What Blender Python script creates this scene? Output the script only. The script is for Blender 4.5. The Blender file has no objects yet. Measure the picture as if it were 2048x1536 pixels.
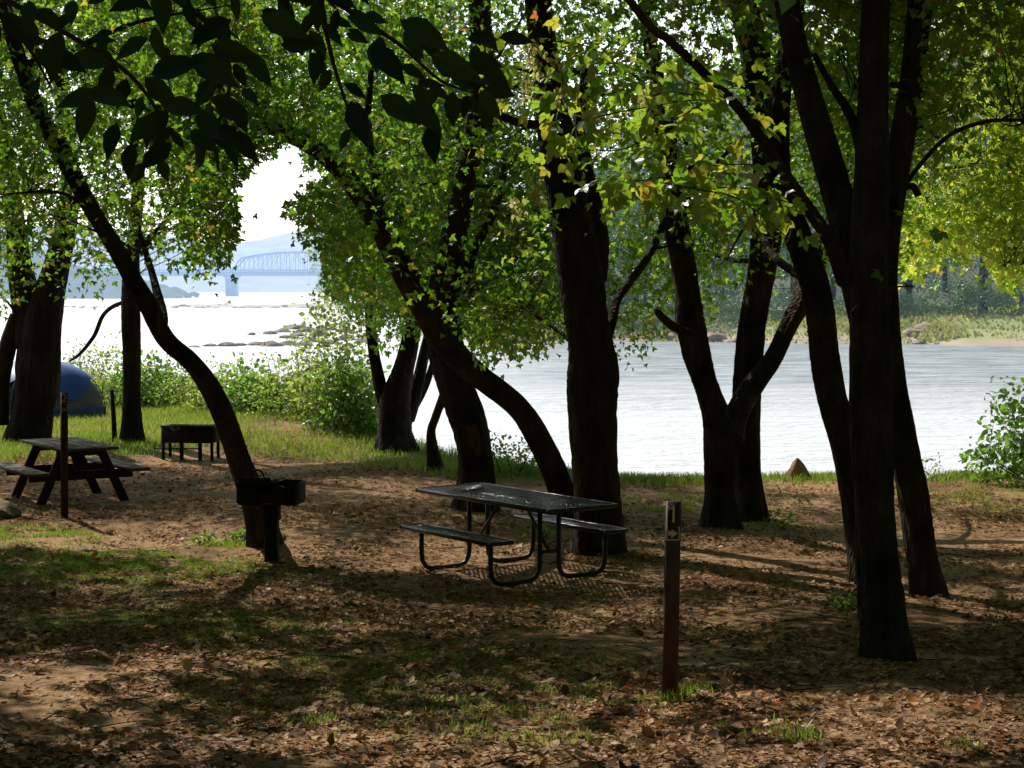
import bpy, bmesh, math
import numpy as np
from mathutils import Vector, Matrix

R = np.random.default_rng(7)
sc = bpy.context.scene
COL = sc.collection
rad = math.radians

# ------------------------------------------------------------------ camera model (metres, photo pixels 2048 x 1536)
F0 = 1991.0          # depths written below are for this focal length; K turns them into metres for the real one
K = 1.8
F = F0 * K
CZ = 2.95
PITCH = math.atan(200.0 / F)
SP, CP = math.sin(PITCH), math.cos(PITCH)
WATER = -1.6
SUN_AZ, SUN_EL = rad(-35.0), rad(46.0)
SUN = np.array([math.sin(SUN_AZ) * math.cos(SUN_EL), math.cos(SUN_AZ) * math.cos(SUN_EL), math.sin(SUN_EL)])


def ray(px, py):
    u, v = (px - 1024.0) / F, (768.0 - py) / F
    return np.array([u, v * SP + CP, v * CP - SP])


def P(px, py, Y):
    d = ray(px, py)
    return np.array([0, 0, CZ]) + d * (Y * K / d[1])


def proj(p):
    p = np.asarray(p, float)
    q = p - np.array([0, 0, CZ])
    dep = q[..., 1] * CP - q[..., 2] * SP
    up = q[..., 1] * SP + q[..., 2] * CP
    dep = np.where(np.abs(dep) < 1e-3, 1e-3, dep)
    return 1024 + F * q[..., 0] / dep, 768 - F * up / dep, dep


# ------------------------------------------------------------------ terrain
EDGE_X = np.array([-60, -24, -18, -12, -8.0, -5.5, -3.6, -2.2, -1.2, 0.6, 2.0, 8.0, 14, 60])
EDGE_Y = np.array([46, 37, 34, 30.5, 27.5, 24.5, 21.5, 19.0, 17.3, 15.6, 15.1, 15.3, 16.5, 26]) * K
BASE_Y = np.array([-80, -6, 0, 3.0, 4.5, 5.9, 6.9, 8.0, 9.3, 11.0, 13, 60]) * K
BASE_Z = np.array([1.35, 1.3, 1.12, .82, .63, .485, .365, .21, .06, .0, 0, 0])


def vnoise(x, y, s, seed):
    g = np.random.default_rng(seed)
    T = g.random((64, 64))
    u, v = x / s, y / s
    i, j = np.floor(u).astype(int), np.floor(v).astype(int)
    fu, fv = u - i, v - j
    fu, fv = fu * fu * (3 - 2 * fu), fv * fv * (3 - 2 * fv)
    a, b = T[i % 64, j % 64], T[(i + 1) % 64, j % 64]
    c, d = T[i % 64, (j + 1) % 64], T[(i + 1) % 64, (j + 1) % 64]
    return (a * (1 - fu) + b * fu) * (1 - fv) + (c * (1 - fu) + d * fu) * fv


def gz(x, y):
    x, y = np.asarray(x, float), np.asarray(y, float)
    z = (np.interp(y - .35, BASE_Y, BASE_Z) + np.interp(y, BASE_Y, BASE_Z) + np.interp(y + .35, BASE_Y, BASE_Z)) / 3
    e = np.interp(x, EDGE_X, EDGE_Y)
    s = (y - e) * .85
    t = np.clip((s + .15) / 3.0, 0, 1)
    z = z - 2.7 * t * t * (3 - 2 * t)
    land = np.clip(-s, 0, 1)
    z = z + land * ((vnoise(x, y, 2.3, 3) - .5) * .12 + (vnoise(x, y, .6, 4) - .5) * .035)
    z = z + .22 * np.exp(-(((x + 4.6) / 2.6) ** 2 + ((y - 21.5 * K) / 2.4 / K) ** 2))
    return z


def G(px, py):
    d = ray(px, py)
    t = 1.0
    for _ in range(4000):
        p = np.array([0, 0, CZ]) + d * t
        if p[2] <= float(gz(p[0], p[1])):
            break
        t += .025
    return p


# ------------------------------------------------------------------ object helpers
def link(o, parent=None):
    COL.objects.link(o)
    if parent is not None:
        o.parent = parent
    return o


def tag(o, label, cat, group=None):
    o['label'] = label
    o['category'] = cat
    if group:
        o['group'] = group
    return o


def thing(name, label, cat, loc=(0, 0, 0), rz=0.0, group=None):
    o = link(bpy.data.objects.new(name, None))
    o.empty_display_size = .2
    o.location = [float(v) for v in loc]
    o.rotation_euler = (0, 0, rz)
    return tag(o, label, cat, group)


def mesh_np(name, V, faces, mat, parent=None, tint=None, smooth=False, mats=None, midx=None):
    """V (n,3); faces: list of int arrays, each (m,k)"""
    me = bpy.data.meshes.new(name)
    V = np.asarray(V, np.float32)
    faces = [np.asarray(f, np.int32) for f in faces if len(f)]
    nl = sum(f.size for f in faces)
    nf = sum(len(f) for f in faces)
    me.vertices.add(len(V))
    me.vertices.foreach_set('co', V.ravel())
    me.loops.add(nl)
    me.polygons.add(nf)
    me.loops.foreach_set('vertex_index', np.concatenate([f.ravel() for f in faces]))
    tot = np.concatenate([np.full(len(f), f.shape[1], np.int32) for f in faces])
    st = np.concatenate([[0], np.cumsum(tot)[:-1]]).astype(np.int32)
    me.polygons.foreach_set('loop_start', st)
    me.polygons.foreach_set('loop_total', tot)
    if smooth is True:
        me.polygons.foreach_set('use_smooth', np.ones(nf, bool))
    for m in (mats or [mat]):
        me.materials.append(m)
    if midx is not None:
        me.polygons.foreach_set('material_index', np.asarray(midx, np.int32))
    if tint is not None:
        a = me.attributes.new('tint', 'FLOAT', 'FACE')
        a.data.foreach_set('value', np.asarray(tint, np.float32))
    me.update(calc_edges=True)
    me.validate()
    o = bpy.data.objects.new(name, me)
    return link(o, parent)


class MB:
    """collects boxes, bars, tubes, prisms into one mesh"""

    def __init__(s):
        s.v, s.f, s.n = [], {}, 0

    def add(s, V, F_):
        V = np.asarray(V, float)
        for f in F_:
            s.f.setdefault(len(f), []).append([i + s.n for i in f])
        s.v.append(V)
        s.n += len(V)

    def box(s, c, size, M=None, bev=0.0):
        h = np.array(size, float) / 2
        b = min(bev, h.min() * .6)
        if b <= 0:
            V = np.array([[x, y, z] for x in (-1, 1) for y in (-1, 1) for z in (-1, 1)]) * h
            F_ = [(0, 1, 3, 2), (4, 6, 7, 5), (0, 4, 5, 1), (2, 3, 7, 6), (0, 2, 6, 4), (1, 5, 7, 3)]
        else:
            bm = bmesh.new()
            bmesh.ops.create_cube(bm, size=1)
            for q in bm.verts:
                q.co = Vector((q.co.x * 2 * h[0], q.co.y * 2 * h[1], q.co.z * 2 * h[2]))
            bmesh.ops.bevel(bm, geom=bm.edges[:], offset=b, segments=1, affect='EDGES')
            V = np.array([q.co[:] for q in bm.verts])
            bm.verts.index_update()
            F_ = [tuple(q.index for q in f.verts) for f in bm.faces]
            bm.free()
        if M is not None:
            V = V @ np.asarray(M).T
        s.add(V + np.array(c, float), F_)

    def bar(s, a, b, w, h, up=(0, 0, 1), bev=0.0):
        a, b = np.array(a, float), np.array(b, float)
        x = b - a
        L = np.linalg.norm(x)
        x = x / L
        up = np.array(up, float)
        y = np.cross(up, x)
        if np.linalg.norm(y) < 1e-4:
            y = np.cross([0, 1, 0], x)
        y /= np.linalg.norm(y)
        z = np.cross(x, y)
        s.box((a + b) / 2, (L, w, h), np.stack([x, y, z], 1), bev)

    def tube(s, pts, r, n=8, caps=True, jit=None):
        V, F_ = tube_np(np.array(pts, float), np.broadcast_to(np.asarray(r, float), (len(pts),)), n, jit)
        s.add(V, F_)
        if caps:
            m = len(pts)
            s.f.setdefault(n, []).append([s.n - len(V) + i for i in range(n)][::-1])
            s.f.setdefault(n, []).append([s.n - n + i for i in range(n)])

    def prism(s, poly, axis_o, ax, ay, depth):
        """poly 2d points (ccw), placed at axis_o + x*ax + y*ay, extruded along ax x ay by depth"""
        ax, ay, o = np.array(ax, float), np.array(ay, float), np.array(axis_o, float)
        nrm = np.cross(ax, ay)
        nrm /= np.linalg.norm(nrm)
        n = len(poly)
        A = [o + p[0] * ax + p[1] * ay for p in poly]
        V = np.array(A + [q + nrm * depth for q in A])
        F_ = [tuple(range(n))[::-1], tuple(range(n, 2 * n))] + [(i, (i + 1) % n, n + (i + 1) % n, n + i) for i in range(n)]
        s.add(V, F_)

    def build(s, name, mat, parent=None, smooth=False):
        V = np.concatenate(s.v)
        return mesh_np(name, V, [np.array(f) for f in s.f.values()], mat, parent, smooth=smooth)


def tube_np(pts, r, n, jit=None):
    m = len(pts)
    T = np.gradient(pts, axis=0)
    T /= np.linalg.norm(T, axis=1)[:, None] + 1e-9
    ref = np.array([0, 1, 0.0]) if abs(T[0][1]) < .9 else np.array([1.0, 0, 0])
    V = np.zeros((m, n, 3))
    a = np.arange(n) / n * 2 * math.pi
    u = np.cross(T[0], ref)
    u /= np.linalg.norm(u)
    for i in range(m):
        u = u - T[i] * (u @ T[i])
        u /= np.linalg.norm(u) + 1e-9
        w = np.cross(T[i], u)
        rr = r[i] * (jit[i] if jit is not None else np.ones(n))
        V[i] = pts[i] + (np.cos(a)[:, None] * u + np.sin(a)[:, None] * w) * rr[:, None]
    F_ = []
    for i in range(m - 1):
        for k in range(n):
            F_.append((i * n + k, i * n + (k + 1) % n, (i + 1) * n + (k + 1) % n, (i + 1) * n + k))
    return V.reshape(-1, 3), F_


def tubes_fast(A, Mid, B, r0, r1, n=3):
    """many thin bent twigs at once"""
    N = len(A)
    pts = np.stack([A, Mid, B], 1)
    d = B - A
    d /= np.linalg.norm(d, axis=1)[:, None] + 1e-9
    ref = np.where(np.abs(d[:, 2:3]) > .8, np.array([[1.0, 0, 0]]), np.array([[0, 0, 1.0]]))
    u = np.cross(d, ref)
    u /= np.linalg.norm(u, axis=1)[:, None] + 1e-9
    w = np.cross(d, u)
    rr = np.stack([r0, (r0 + r1) / 2, r1], 1)
    a = np.arange(n) / n * 2 * math.pi
    V = pts[:, :, None, :] + rr[:, :, None, None] * (np.cos(a)[None, None, :, None] * u[:, None, None, :] + np.sin(a)[None, None, :, None] * w[:, None, None, :])
    base = (np.arange(N) * 3 * n)[:, None]
    q = []
    for i in range(2):
        for k in range(n):
            q.append([i * n + k, i * n + (k + 1) % n, (i + 1) * n + (k + 1) % n, (i + 1) * n + k])
    q = np.array(q)
    return V.reshape(-1, 3), (base[:, :, None] + q[None]).reshape(-1, 4)


def smooth_path(pts, k=6):
    """Catmull-Rom through rows of pts"""
    pts = np.array(pts, float)
    p = np.vstack([2 * pts[0] - pts[1], pts, 2 * pts[-1] - pts[-2]])
    out = []
    for i in range(1, len(p) - 2):
        for t in np.linspace(0, 1, k, endpoint=False):
            a, b, c, d = p[i - 1], p[i], p[i + 1], p[i + 2]
            out.append(.5 * (2 * b + (c - a) * t + (2 * a - 5 * b + 4 * c - d) * t * t + (3 * b - a - 3 * c + d) * t ** 3))
    out.append(p[-2])
    return np.array(out)


# ------------------------------------------------------------------ materials
def new_mat(name):
    m = bpy.data.materials.new(name)
    m.use_nodes = True
    nt = m.node_tree
    nt.nodes.clear()
    out = nt.nodes.new('ShaderNodeOutputMaterial')
    return m, nt, out


def N(nt, t, **kw):
    n = nt.nodes.new(t)
    for k, v in kw.items():
        if k in n.inputs:
            n.inputs[k].default_value = v
        else:
            setattr(n, k, v)
    return n


def ramp(nt, fac, stops, interp='LINEAR'):
    n = nt.nodes.new('ShaderNodeValToRGB')
    n.color_ramp.interpolation = interp
    e = n.color_ramp.elements
    while len(e) > 1:
        e.remove(e[0])
    e[0].position, e[0].color = stops[0][0], (*stops[0][1], 1)
    for p, c in stops[1:]:
        k = e.new(p)
        k.color = (*c, 1)
    nt.links.new(fac, n.inputs[0])
    return n.outputs[0]


def noise(nt, scale, detail=4, rough=.55, vec=None, stretch=None, dist=0):
    n = N(nt, 'ShaderNodeTexNoise')
    n.inputs['Scale'].default_value = scale
    n.inputs['Detail'].default_value = detail
    n.inputs['Roughness'].default_value = rough
    n.inputs['Distortion'].default_value = dist
    tc = N(nt, 'ShaderNodeTexCoord')
    v = tc.outputs['Object'] if vec is None else vec
    if stretch is not None:
        mp = N(nt, 'ShaderNodeMapping')
        mp.inputs['Scale'].default_value = stretch
        nt.links.new(v, mp.inputs['Vector'])
        v = mp.outputs[0]
    nt.links.new(v, n.inputs['Vector'])
    return n.outputs['Fac']


def plain(name, stops, scale=8, rough=.7, metal=0.0, spec=.3, bump=.2, bscale=40, stretch=None, air=None):
    m, nt, out = new_mat(name)
    b = N(nt, 'ShaderNodeBsdfPrincipled')
    c = ramp(nt, noise(nt, scale, stretch=stretch), stops)
    nt.links.new(c, b.inputs['Base Color'])
    b.inputs['Roughness'].default_value = rough
    b.inputs['Metallic'].default_value = metal
    b.inputs['Specular IOR Level'].default_value = spec
    if bump:
        bp = N(nt, 'ShaderNodeBump')
        bp.inputs['Strength'].default_value = bump
        bp.inputs['Distance'].default_value = .02
        nt.links.new(noise(nt, bscale, stretch=stretch), bp.inputs['Height'])
        nt.links.new(bp.outputs[0], b.inputs['Normal'])
    if air:  # distance haze painted on as a steady glow
        b.inputs['Emission Color'].default_value = (*air[0], 1)
        b.inputs['Emission Strength'].default_value = air[1]
    nt.links.new(b.outputs[0], out.inputs[0])
    return m


def leaf_mat(name, stops, tstops, trans=.5, gloss=.06, grough=.35, air=None):
    """two-sided leaf: diffuse + light coming through + a little shine; tint per leaf"""
    m, nt, out = new_mat(name)
    at = N(nt, 'ShaderNodeAttribute', attribute_name='tint')
    c1 = ramp(nt, at.outputs['Fac'], stops)
    c2 = ramp(nt, at.outputs['Fac'], tstops)
    d, t, g = N(nt, 'ShaderNodeBsdfDiffuse'), N(nt, 'ShaderNodeBsdfTranslucent'), N(nt, 'ShaderNodeBsdfGlossy')
    g.inputs['Roughness'].default_value = grough
    g.inputs['Color'].default_value = (.9, .95, 1, 1)
    nt.links.new(c1, d.inputs[0])
    nt.links.new(c2, t.inputs[0])
    m1, m2 = N(nt, 'ShaderNodeMixShader'), N(nt, 'ShaderNodeMixShader')
    m1.inputs[0].default_value = trans
    m2.inputs[0].default_value = gloss
    nt.links.new(d.outputs[0], m1.inputs[1])
    nt.links.new(t.outputs[0], m1.inputs[2])
    nt.links.new(m1.outputs[0], m2.inputs[1])
    nt.links.new(g.outputs[0], m2.inputs[2])
    last = m2.outputs[0]
    if air:  # haze over far leaves, put in as constant emission
        e = N(nt, 'ShaderNodeEmission')
        e.inputs[0].default_value = (*air[0], 1)
        e.inputs[1].default_value = air[1]
        a = N(nt, 'ShaderNodeAddShader')
        nt.links.new(last, a.inputs[0])
        nt.links.new(e.outputs[0], a.inputs[1])
        last = a.outputs[0]
    nt.links.new(last, out.inputs[0])
    return m


def bark_mat(name, dark, light, scale=9):
    m, nt, out = new_mat(name)
    b = N(nt, 'ShaderNodeBsdfPrincipled')
    n1 = noise(nt, scale, 6, .65, stretch=(1, 1, .22), dist=.4)
    n2 = noise(nt, scale * .25, 3, .5)
    mx = N(nt, 'ShaderNodeMath', operation='MULTIPLY')
    nt.links.new(n1, mx.inputs[0])
    nt.links.new(n2, mx.inputs[1])
    c = ramp(nt, mx.outputs[0], [(.1, dark), (.27, tuple((a + b_) / 2 for a, b_ in zip(dark, light))), (.45, light)])
    nt.links.new(c, b.inputs['Base Color'])
    b.inputs['Roughness'].default_value = .9
    b.inputs['Specular IOR Level'].default_value = .15
    bp = N(nt, 'ShaderNodeBump')
    bp.inputs['Strength'].default_value = .9
    bp.inputs['Distance'].default_value = .08
    vo = N(nt, 'ShaderNodeTexVoronoi')
    vo.feature = 'DISTANCE_TO_EDGE'
    vo.inputs['Scale'].default_value = scale * 2.2
    tc, mp = N(nt, 'ShaderNodeTexCoord'), N(nt, 'ShaderNodeMapping')
    mp.inputs['Scale'].default_value = (1, 1, .25)
    nt.links.new(tc.outputs['Object'], mp.inputs[0])
    nt.links.new(mp.outputs[0], vo.inputs['Vector'])
    ad = N(nt, 'ShaderNodeMath', operation='ADD')
    nt.links.new(vo.outputs['Distance'], ad.inputs[0])
    nt.links.new(n1, ad.inputs[1])
    nt.links.new(ad.outputs[0], bp.inputs['Height'])
    nt.links.new(bp.outputs[0], b.inputs['Normal'])
    nt.links.new(b.outputs[0], out.inputs[0])
    return m


G_D = [(0, (.022, .06, .012)), (.45, (.05, .12, .02)), (.8, (.10, .18, .025)), (.93, (.22, .20, .03)), (1, (.34, .12, .03))]
G_T = [(0, (.12, .34, .02)), (.45, (.32, .60, .035)), (.8, (.55, .74, .06)), (.93, (.78, .66, .08)), (1, (.8, .28, .05))]
Y_D = [(0, (.05, .10, .02)), (.5, (.11, .17, .025)), (.85, (.2, .22, .03)), (1, (.34, .2, .03))]
Y_T = [(0, (.36, .6, .04)), (.5, (.62, .78, .06)), (.85, (.85, .8, .09)), (1, (.8, .45, .06))]
M = {}
M['leaf'] = leaf_mat('maple leaf green', G_D, G_T, .55, .07)
M['leaf_dark'] = leaf_mat('shaded leaf', [(0, (.013, .034, .008)), (1, (.032, .066, .014))], [(0, (.012, .036, .004)), (1, (.04, .10, .008))], .4, .008)  # shade on the close branch is put into the leaf colour
M['leaf_yellow'] = leaf_mat('sunny leaf', Y_D, Y_T, .6, .05)
M['bush'] = leaf_mat('bush leaf', [(0, (.05, .10, .02)), (.6, (.11, .17, .035)), (1, (.24, .22, .06))], [(0, (.24, .44, .05)), (.6, (.45, .62, .09)), (1, (.62, .52, .14))], .55, .04)
M['bush_green'] = leaf_mat('broad bush leaf', [(0, (.02, .06, .02)), (1, (.06, .12, .03))], [(0, (.16, .38, .04)), (1, (.34, .58, .07))], .5, .05)
M['grass'] = leaf_mat('grass blade', [(0, (.035, .07, .015)), (.7, (.10, .14, .03)), (1, (.25, .22, .08))], [(0, (.18, .36, .03)), (.7, (.4, .52, .06)), (1, (.55, .5, .15))], .5, .05)
M['seed'] = leaf_mat('winged seed', [(0, (.3, .32, .08)), (1, (.42, .38, .14))], [(0, (.6, .62, .16)), (1, (.75, .66, .25))], .55, .04)
M['litter'] = leaf_mat('dry fallen leaf', [(0, (.035, .021, .012)), (.25, (.16, .082, .037)), (.5, (.37, .21, .105)), (.74, (.66, .45, .27)), (.92, (.42, .15, .05)), (.97, (.5, .11, .025)), (1, (.16, .2, .04))],
                       [(0, (.03, .02, .01)), (.5, (.3, .15, .05)), (.8, (.5, .32, .15)), (.92, (.6, .16, .03)), (1, (.3, .34, .05))], .25, .018, .5)
M['bark'] = bark_mat('grey brown bark', (.008, .006, .0045), (.11, .082, .056))
M['bark_dark'] = bark_mat('dark bark', (.010, .007, .005), (.06, .045, .032))
M['bark_pale'] = bark_mat('paler bark', (.03, .023, .016), (.13, .1, .072))
M['twig'] = plain('twig wood', [(.3, (.02, .015, .01)), (.7, (.05, .038, .025))], 30, .9, bump=0)
M['wood_scar'] = plain('bare wood', [(.3, (.05, .03, .016)), (.7, (.15, .085, .045))], 14, .85, stretch=(3, 3, .6))
M['dark_metal'] = plain('black coated steel', [(.3, (.012, .012, .013)), (.7, (.026, .025, .026))], 12, .27, 0, .7, .05, 90)
M['mesh_metal'] = plain('glint-lightened mesh', [(.3, (.05, .05, .052)), (.7, (.10, .10, .105))], 12, .24, .35, .8, .05, 90)  # grey lifted to put sky glints into the mesh colour
M['table_tube'] = plain('green galvanised tube', [(.3, (.018, .022, .02)), (.7, (.05, .058, .052))], 10, .45, .2, .45, .05, 60)
M['rust'] = plain('sooty rusty steel', [(.3, (.006, .005, .005)), (.62, (.018, .012, .010)), (.8, (.05, .026, .015))], 7, .75, .2, .3, .3, 50)
M['old_wood'] = plain('weathered timber', [(.25, (.045, .036, .028)), (.55, (.11, .092, .072)), (.8, (.19, .165, .135))], 5, .8, 0, .25, .4, 18, stretch=(1, 9, 9))
M['old_wood_dark'] = plain('dark timber', [(.3, (.018, .013, .009)), (.7, (.055, .042, .03))], 6, .85, 0, .2, .3, 20)
M['post'] = plain('brown fibreglass', [(.3, (.062, .030, .022)), (.7, (.095, .048, .036))], 3, .55, 0, .3, .06, 60, stretch=(6, 6, 1))
M['post_dark'] = plain('dark brown fibreglass', [(.3, (.018, .011, .009)), (.7, (.03, .018, .014))], 3, .6, 0, .3, .06, 60)
M['decal'] = plain('cream sticker', [(.3, (.66, .58, .42)), (.7, (.8, .72, .55))], 40, .6, bump=0)
M['decal_dim'] = plain('grey sticker', [(.3, (.3, .26, .2)), (.7, (.42, .37, .3))], 40, .6, bump=0)
M['plate'] = plain('dark plate', [(.3, (.012, .009, .008)), (.7, (.022, .016, .014))], 20, .5, bump=0)
M['rock_red'] = plain('reddish rock', [(.3, (.26, .13, .09)), (.7, (.48, .30, .22))], 5, .85, bump=.6, bscale=14)
M['rock_tan'] = plain('tan rock', [(.3, (.13, .09, .06)), (.7, (.28, .2, .14))], 5, .85, bump=.6, bscale=14)
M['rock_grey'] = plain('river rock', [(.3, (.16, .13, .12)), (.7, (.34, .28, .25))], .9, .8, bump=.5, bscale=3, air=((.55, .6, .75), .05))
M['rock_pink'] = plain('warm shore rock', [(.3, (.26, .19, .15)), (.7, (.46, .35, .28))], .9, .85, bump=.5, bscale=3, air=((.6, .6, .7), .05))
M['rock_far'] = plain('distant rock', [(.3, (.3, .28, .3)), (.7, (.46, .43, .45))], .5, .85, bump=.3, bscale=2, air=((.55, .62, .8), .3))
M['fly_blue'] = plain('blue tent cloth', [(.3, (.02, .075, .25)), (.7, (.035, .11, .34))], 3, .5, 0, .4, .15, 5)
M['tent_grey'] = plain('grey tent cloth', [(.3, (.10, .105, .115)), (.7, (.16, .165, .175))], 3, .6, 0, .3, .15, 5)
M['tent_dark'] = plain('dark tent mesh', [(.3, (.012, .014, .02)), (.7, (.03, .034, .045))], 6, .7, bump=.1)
M['bridge'] = plain('hazy steel bridge', [(.3, (.16, .24, .38)), (.7, (.2, .28, .42))], .05, .8, bump=0, air=((.46, .64, .88), .68))  # haze is put into the blue base colour as well as the glow
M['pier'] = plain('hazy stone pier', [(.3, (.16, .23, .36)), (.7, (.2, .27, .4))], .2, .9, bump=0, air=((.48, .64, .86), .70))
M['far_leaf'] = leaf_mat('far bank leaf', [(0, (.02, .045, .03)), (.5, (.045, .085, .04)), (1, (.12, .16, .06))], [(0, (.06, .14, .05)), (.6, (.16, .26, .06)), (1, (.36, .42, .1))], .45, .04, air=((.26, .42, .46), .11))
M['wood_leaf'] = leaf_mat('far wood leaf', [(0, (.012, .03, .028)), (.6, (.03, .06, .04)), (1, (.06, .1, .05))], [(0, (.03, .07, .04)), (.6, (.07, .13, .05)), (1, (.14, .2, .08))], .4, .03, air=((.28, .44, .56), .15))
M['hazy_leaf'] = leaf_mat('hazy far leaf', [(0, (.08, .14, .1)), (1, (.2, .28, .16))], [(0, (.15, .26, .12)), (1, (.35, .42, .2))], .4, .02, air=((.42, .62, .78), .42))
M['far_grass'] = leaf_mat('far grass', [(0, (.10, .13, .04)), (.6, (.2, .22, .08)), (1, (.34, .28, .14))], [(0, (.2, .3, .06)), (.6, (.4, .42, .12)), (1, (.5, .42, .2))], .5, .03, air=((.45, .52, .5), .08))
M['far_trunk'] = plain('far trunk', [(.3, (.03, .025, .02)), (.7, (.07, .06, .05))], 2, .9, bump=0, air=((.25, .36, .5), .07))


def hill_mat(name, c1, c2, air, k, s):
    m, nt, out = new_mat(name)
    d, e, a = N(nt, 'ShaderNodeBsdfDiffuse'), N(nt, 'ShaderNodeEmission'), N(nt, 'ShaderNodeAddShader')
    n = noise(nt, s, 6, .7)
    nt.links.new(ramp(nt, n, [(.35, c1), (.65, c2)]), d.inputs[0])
    e.inputs[0].default_value = (*air, 1)  # haze in front of the hills, given to them as a glow
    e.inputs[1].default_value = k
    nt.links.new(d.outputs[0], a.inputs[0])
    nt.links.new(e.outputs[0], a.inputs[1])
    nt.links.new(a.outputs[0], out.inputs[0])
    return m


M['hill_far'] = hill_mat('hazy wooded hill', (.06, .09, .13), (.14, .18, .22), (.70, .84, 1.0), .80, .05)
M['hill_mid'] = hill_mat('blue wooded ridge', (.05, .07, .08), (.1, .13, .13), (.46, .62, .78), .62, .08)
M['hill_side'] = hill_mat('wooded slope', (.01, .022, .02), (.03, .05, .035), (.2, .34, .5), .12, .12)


def ground_mat():
    m, nt, out = new_mat('dirt and leaf crumbs')
    b = N(nt, 'ShaderNodeBsdfPrincipled')
    b.inputs['Roughness'].default_value = .95
    b.inputs['Specular IOR Level'].default_value = .1
    n1 = noise(nt, .55, 5, .6)
    n2 = noise(nt, 16, 6, .7)
    n3 = noise(nt, 70, 3, .6)
    sand = ramp(nt, n2, [(.3, (.22, .125, .062)), (.5, (.46, .285, .155)), (.68, (.62, .42, .25))])
    crumbs = ramp(nt, n3, [(.32, (.035, .022, .013)), (.46, (.12, .07, .036)), (.58, (.3, .165, .08)), (.70, (.46, .26, .13))])
    mx = N(nt, 'ShaderNodeMix', data_type='RGBA')
    nt.links.new(ramp(nt, n1, [(.36, (1, 1, 1)), (.56, (.25, .25, .25))]), mx.inputs['Factor'])
    nt.links.new(sand, mx.inputs['A'])
    nt.links.new(crumbs, mx.inputs['B'])
    nt.links.new(mx.outputs['Result'], b.inputs['Base Color'])
    bp = N(nt, 'ShaderNodeBump')
    bp.inputs['Strength'].default_value = .8
    bp.inputs['Distance'].default_value = .02
    ad = N(nt, 'ShaderNodeMath', operation='ADD')
    nt.links.new(n2, ad.inputs[0])
    nt.links.new(n3, ad.inputs[1])
    nt.links.new(ad.outputs[0], bp.inputs['Height'])
    nt.links.new(bp.outputs[0], b.inputs['Normal'])
    nt.links.new(b.outputs[0], out.inputs[0])
    return m


M['ground'] = ground_mat()


def shore_mat():
    m, nt, out = new_mat('sandy grassy shore')
    b = N(nt, 'ShaderNodeBsdfPrincipled')
    b.inputs['Roughness'].default_value = .95
    at = N(nt, 'ShaderNodeSeparateXYZ')
    tc = N(nt, 'ShaderNodeTexCoord')
    nt.links.new(tc.outputs['Object'], at.inputs[0])
    n1 = noise(nt, .25, 5, .65)
    ma = N(nt, 'ShaderNodeMath', operation='MULTIPLY_ADD')
    nt.links.new(n1, ma.inputs[0])
    ma.inputs[1].default_value = 1.6
    nt.links.new(at.outputs['Z'], ma.inputs[2])
    c = ramp(nt, ma.outputs[0], [(0, (.36, .27, .19)), (.30, (.46, .36, .26)), (.44, (.30, .34, .12)), (.75, (.22, .28, .09)), (1, (.04, .06, .03))])
    mr = N(nt, 'ShaderNodeMapRange')
    mr.inputs['From Min'].default_value = -1.8
    mr.inputs['From Max'].default_value = 2.2
    nt.links.new(ma.outputs[0], mr.inputs['Value'])
    for l in list(nt.links):
        if l.to_node.type == 'VALTORGB' and l.from_node == ma:
            nt.links.remove(l)
    rn = [n for n in nt.nodes if n.type == 'VALTORGB'][-1]
    nt.links.new(mr.outputs[0], rn.inputs[0])
    nt.links.new(c, b.inputs['Base Color'])
    b.inputs['Emission Color'].default_value = (.5, .55, .6, 1)  # far shore haze painted as a faint surface glow
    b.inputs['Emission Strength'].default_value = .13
    nt.links.new(b.outputs[0], out.inputs[0])
    return m


M['shore'] = shore_mat()
M['bar'] = plain('hazy gravel bar', [(.3, (.34, .34, .3)), (.7, (.46, .46, .38))], .3, .9, bump=.2, bscale=2, air=((.6, .68, .72), .3))


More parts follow.
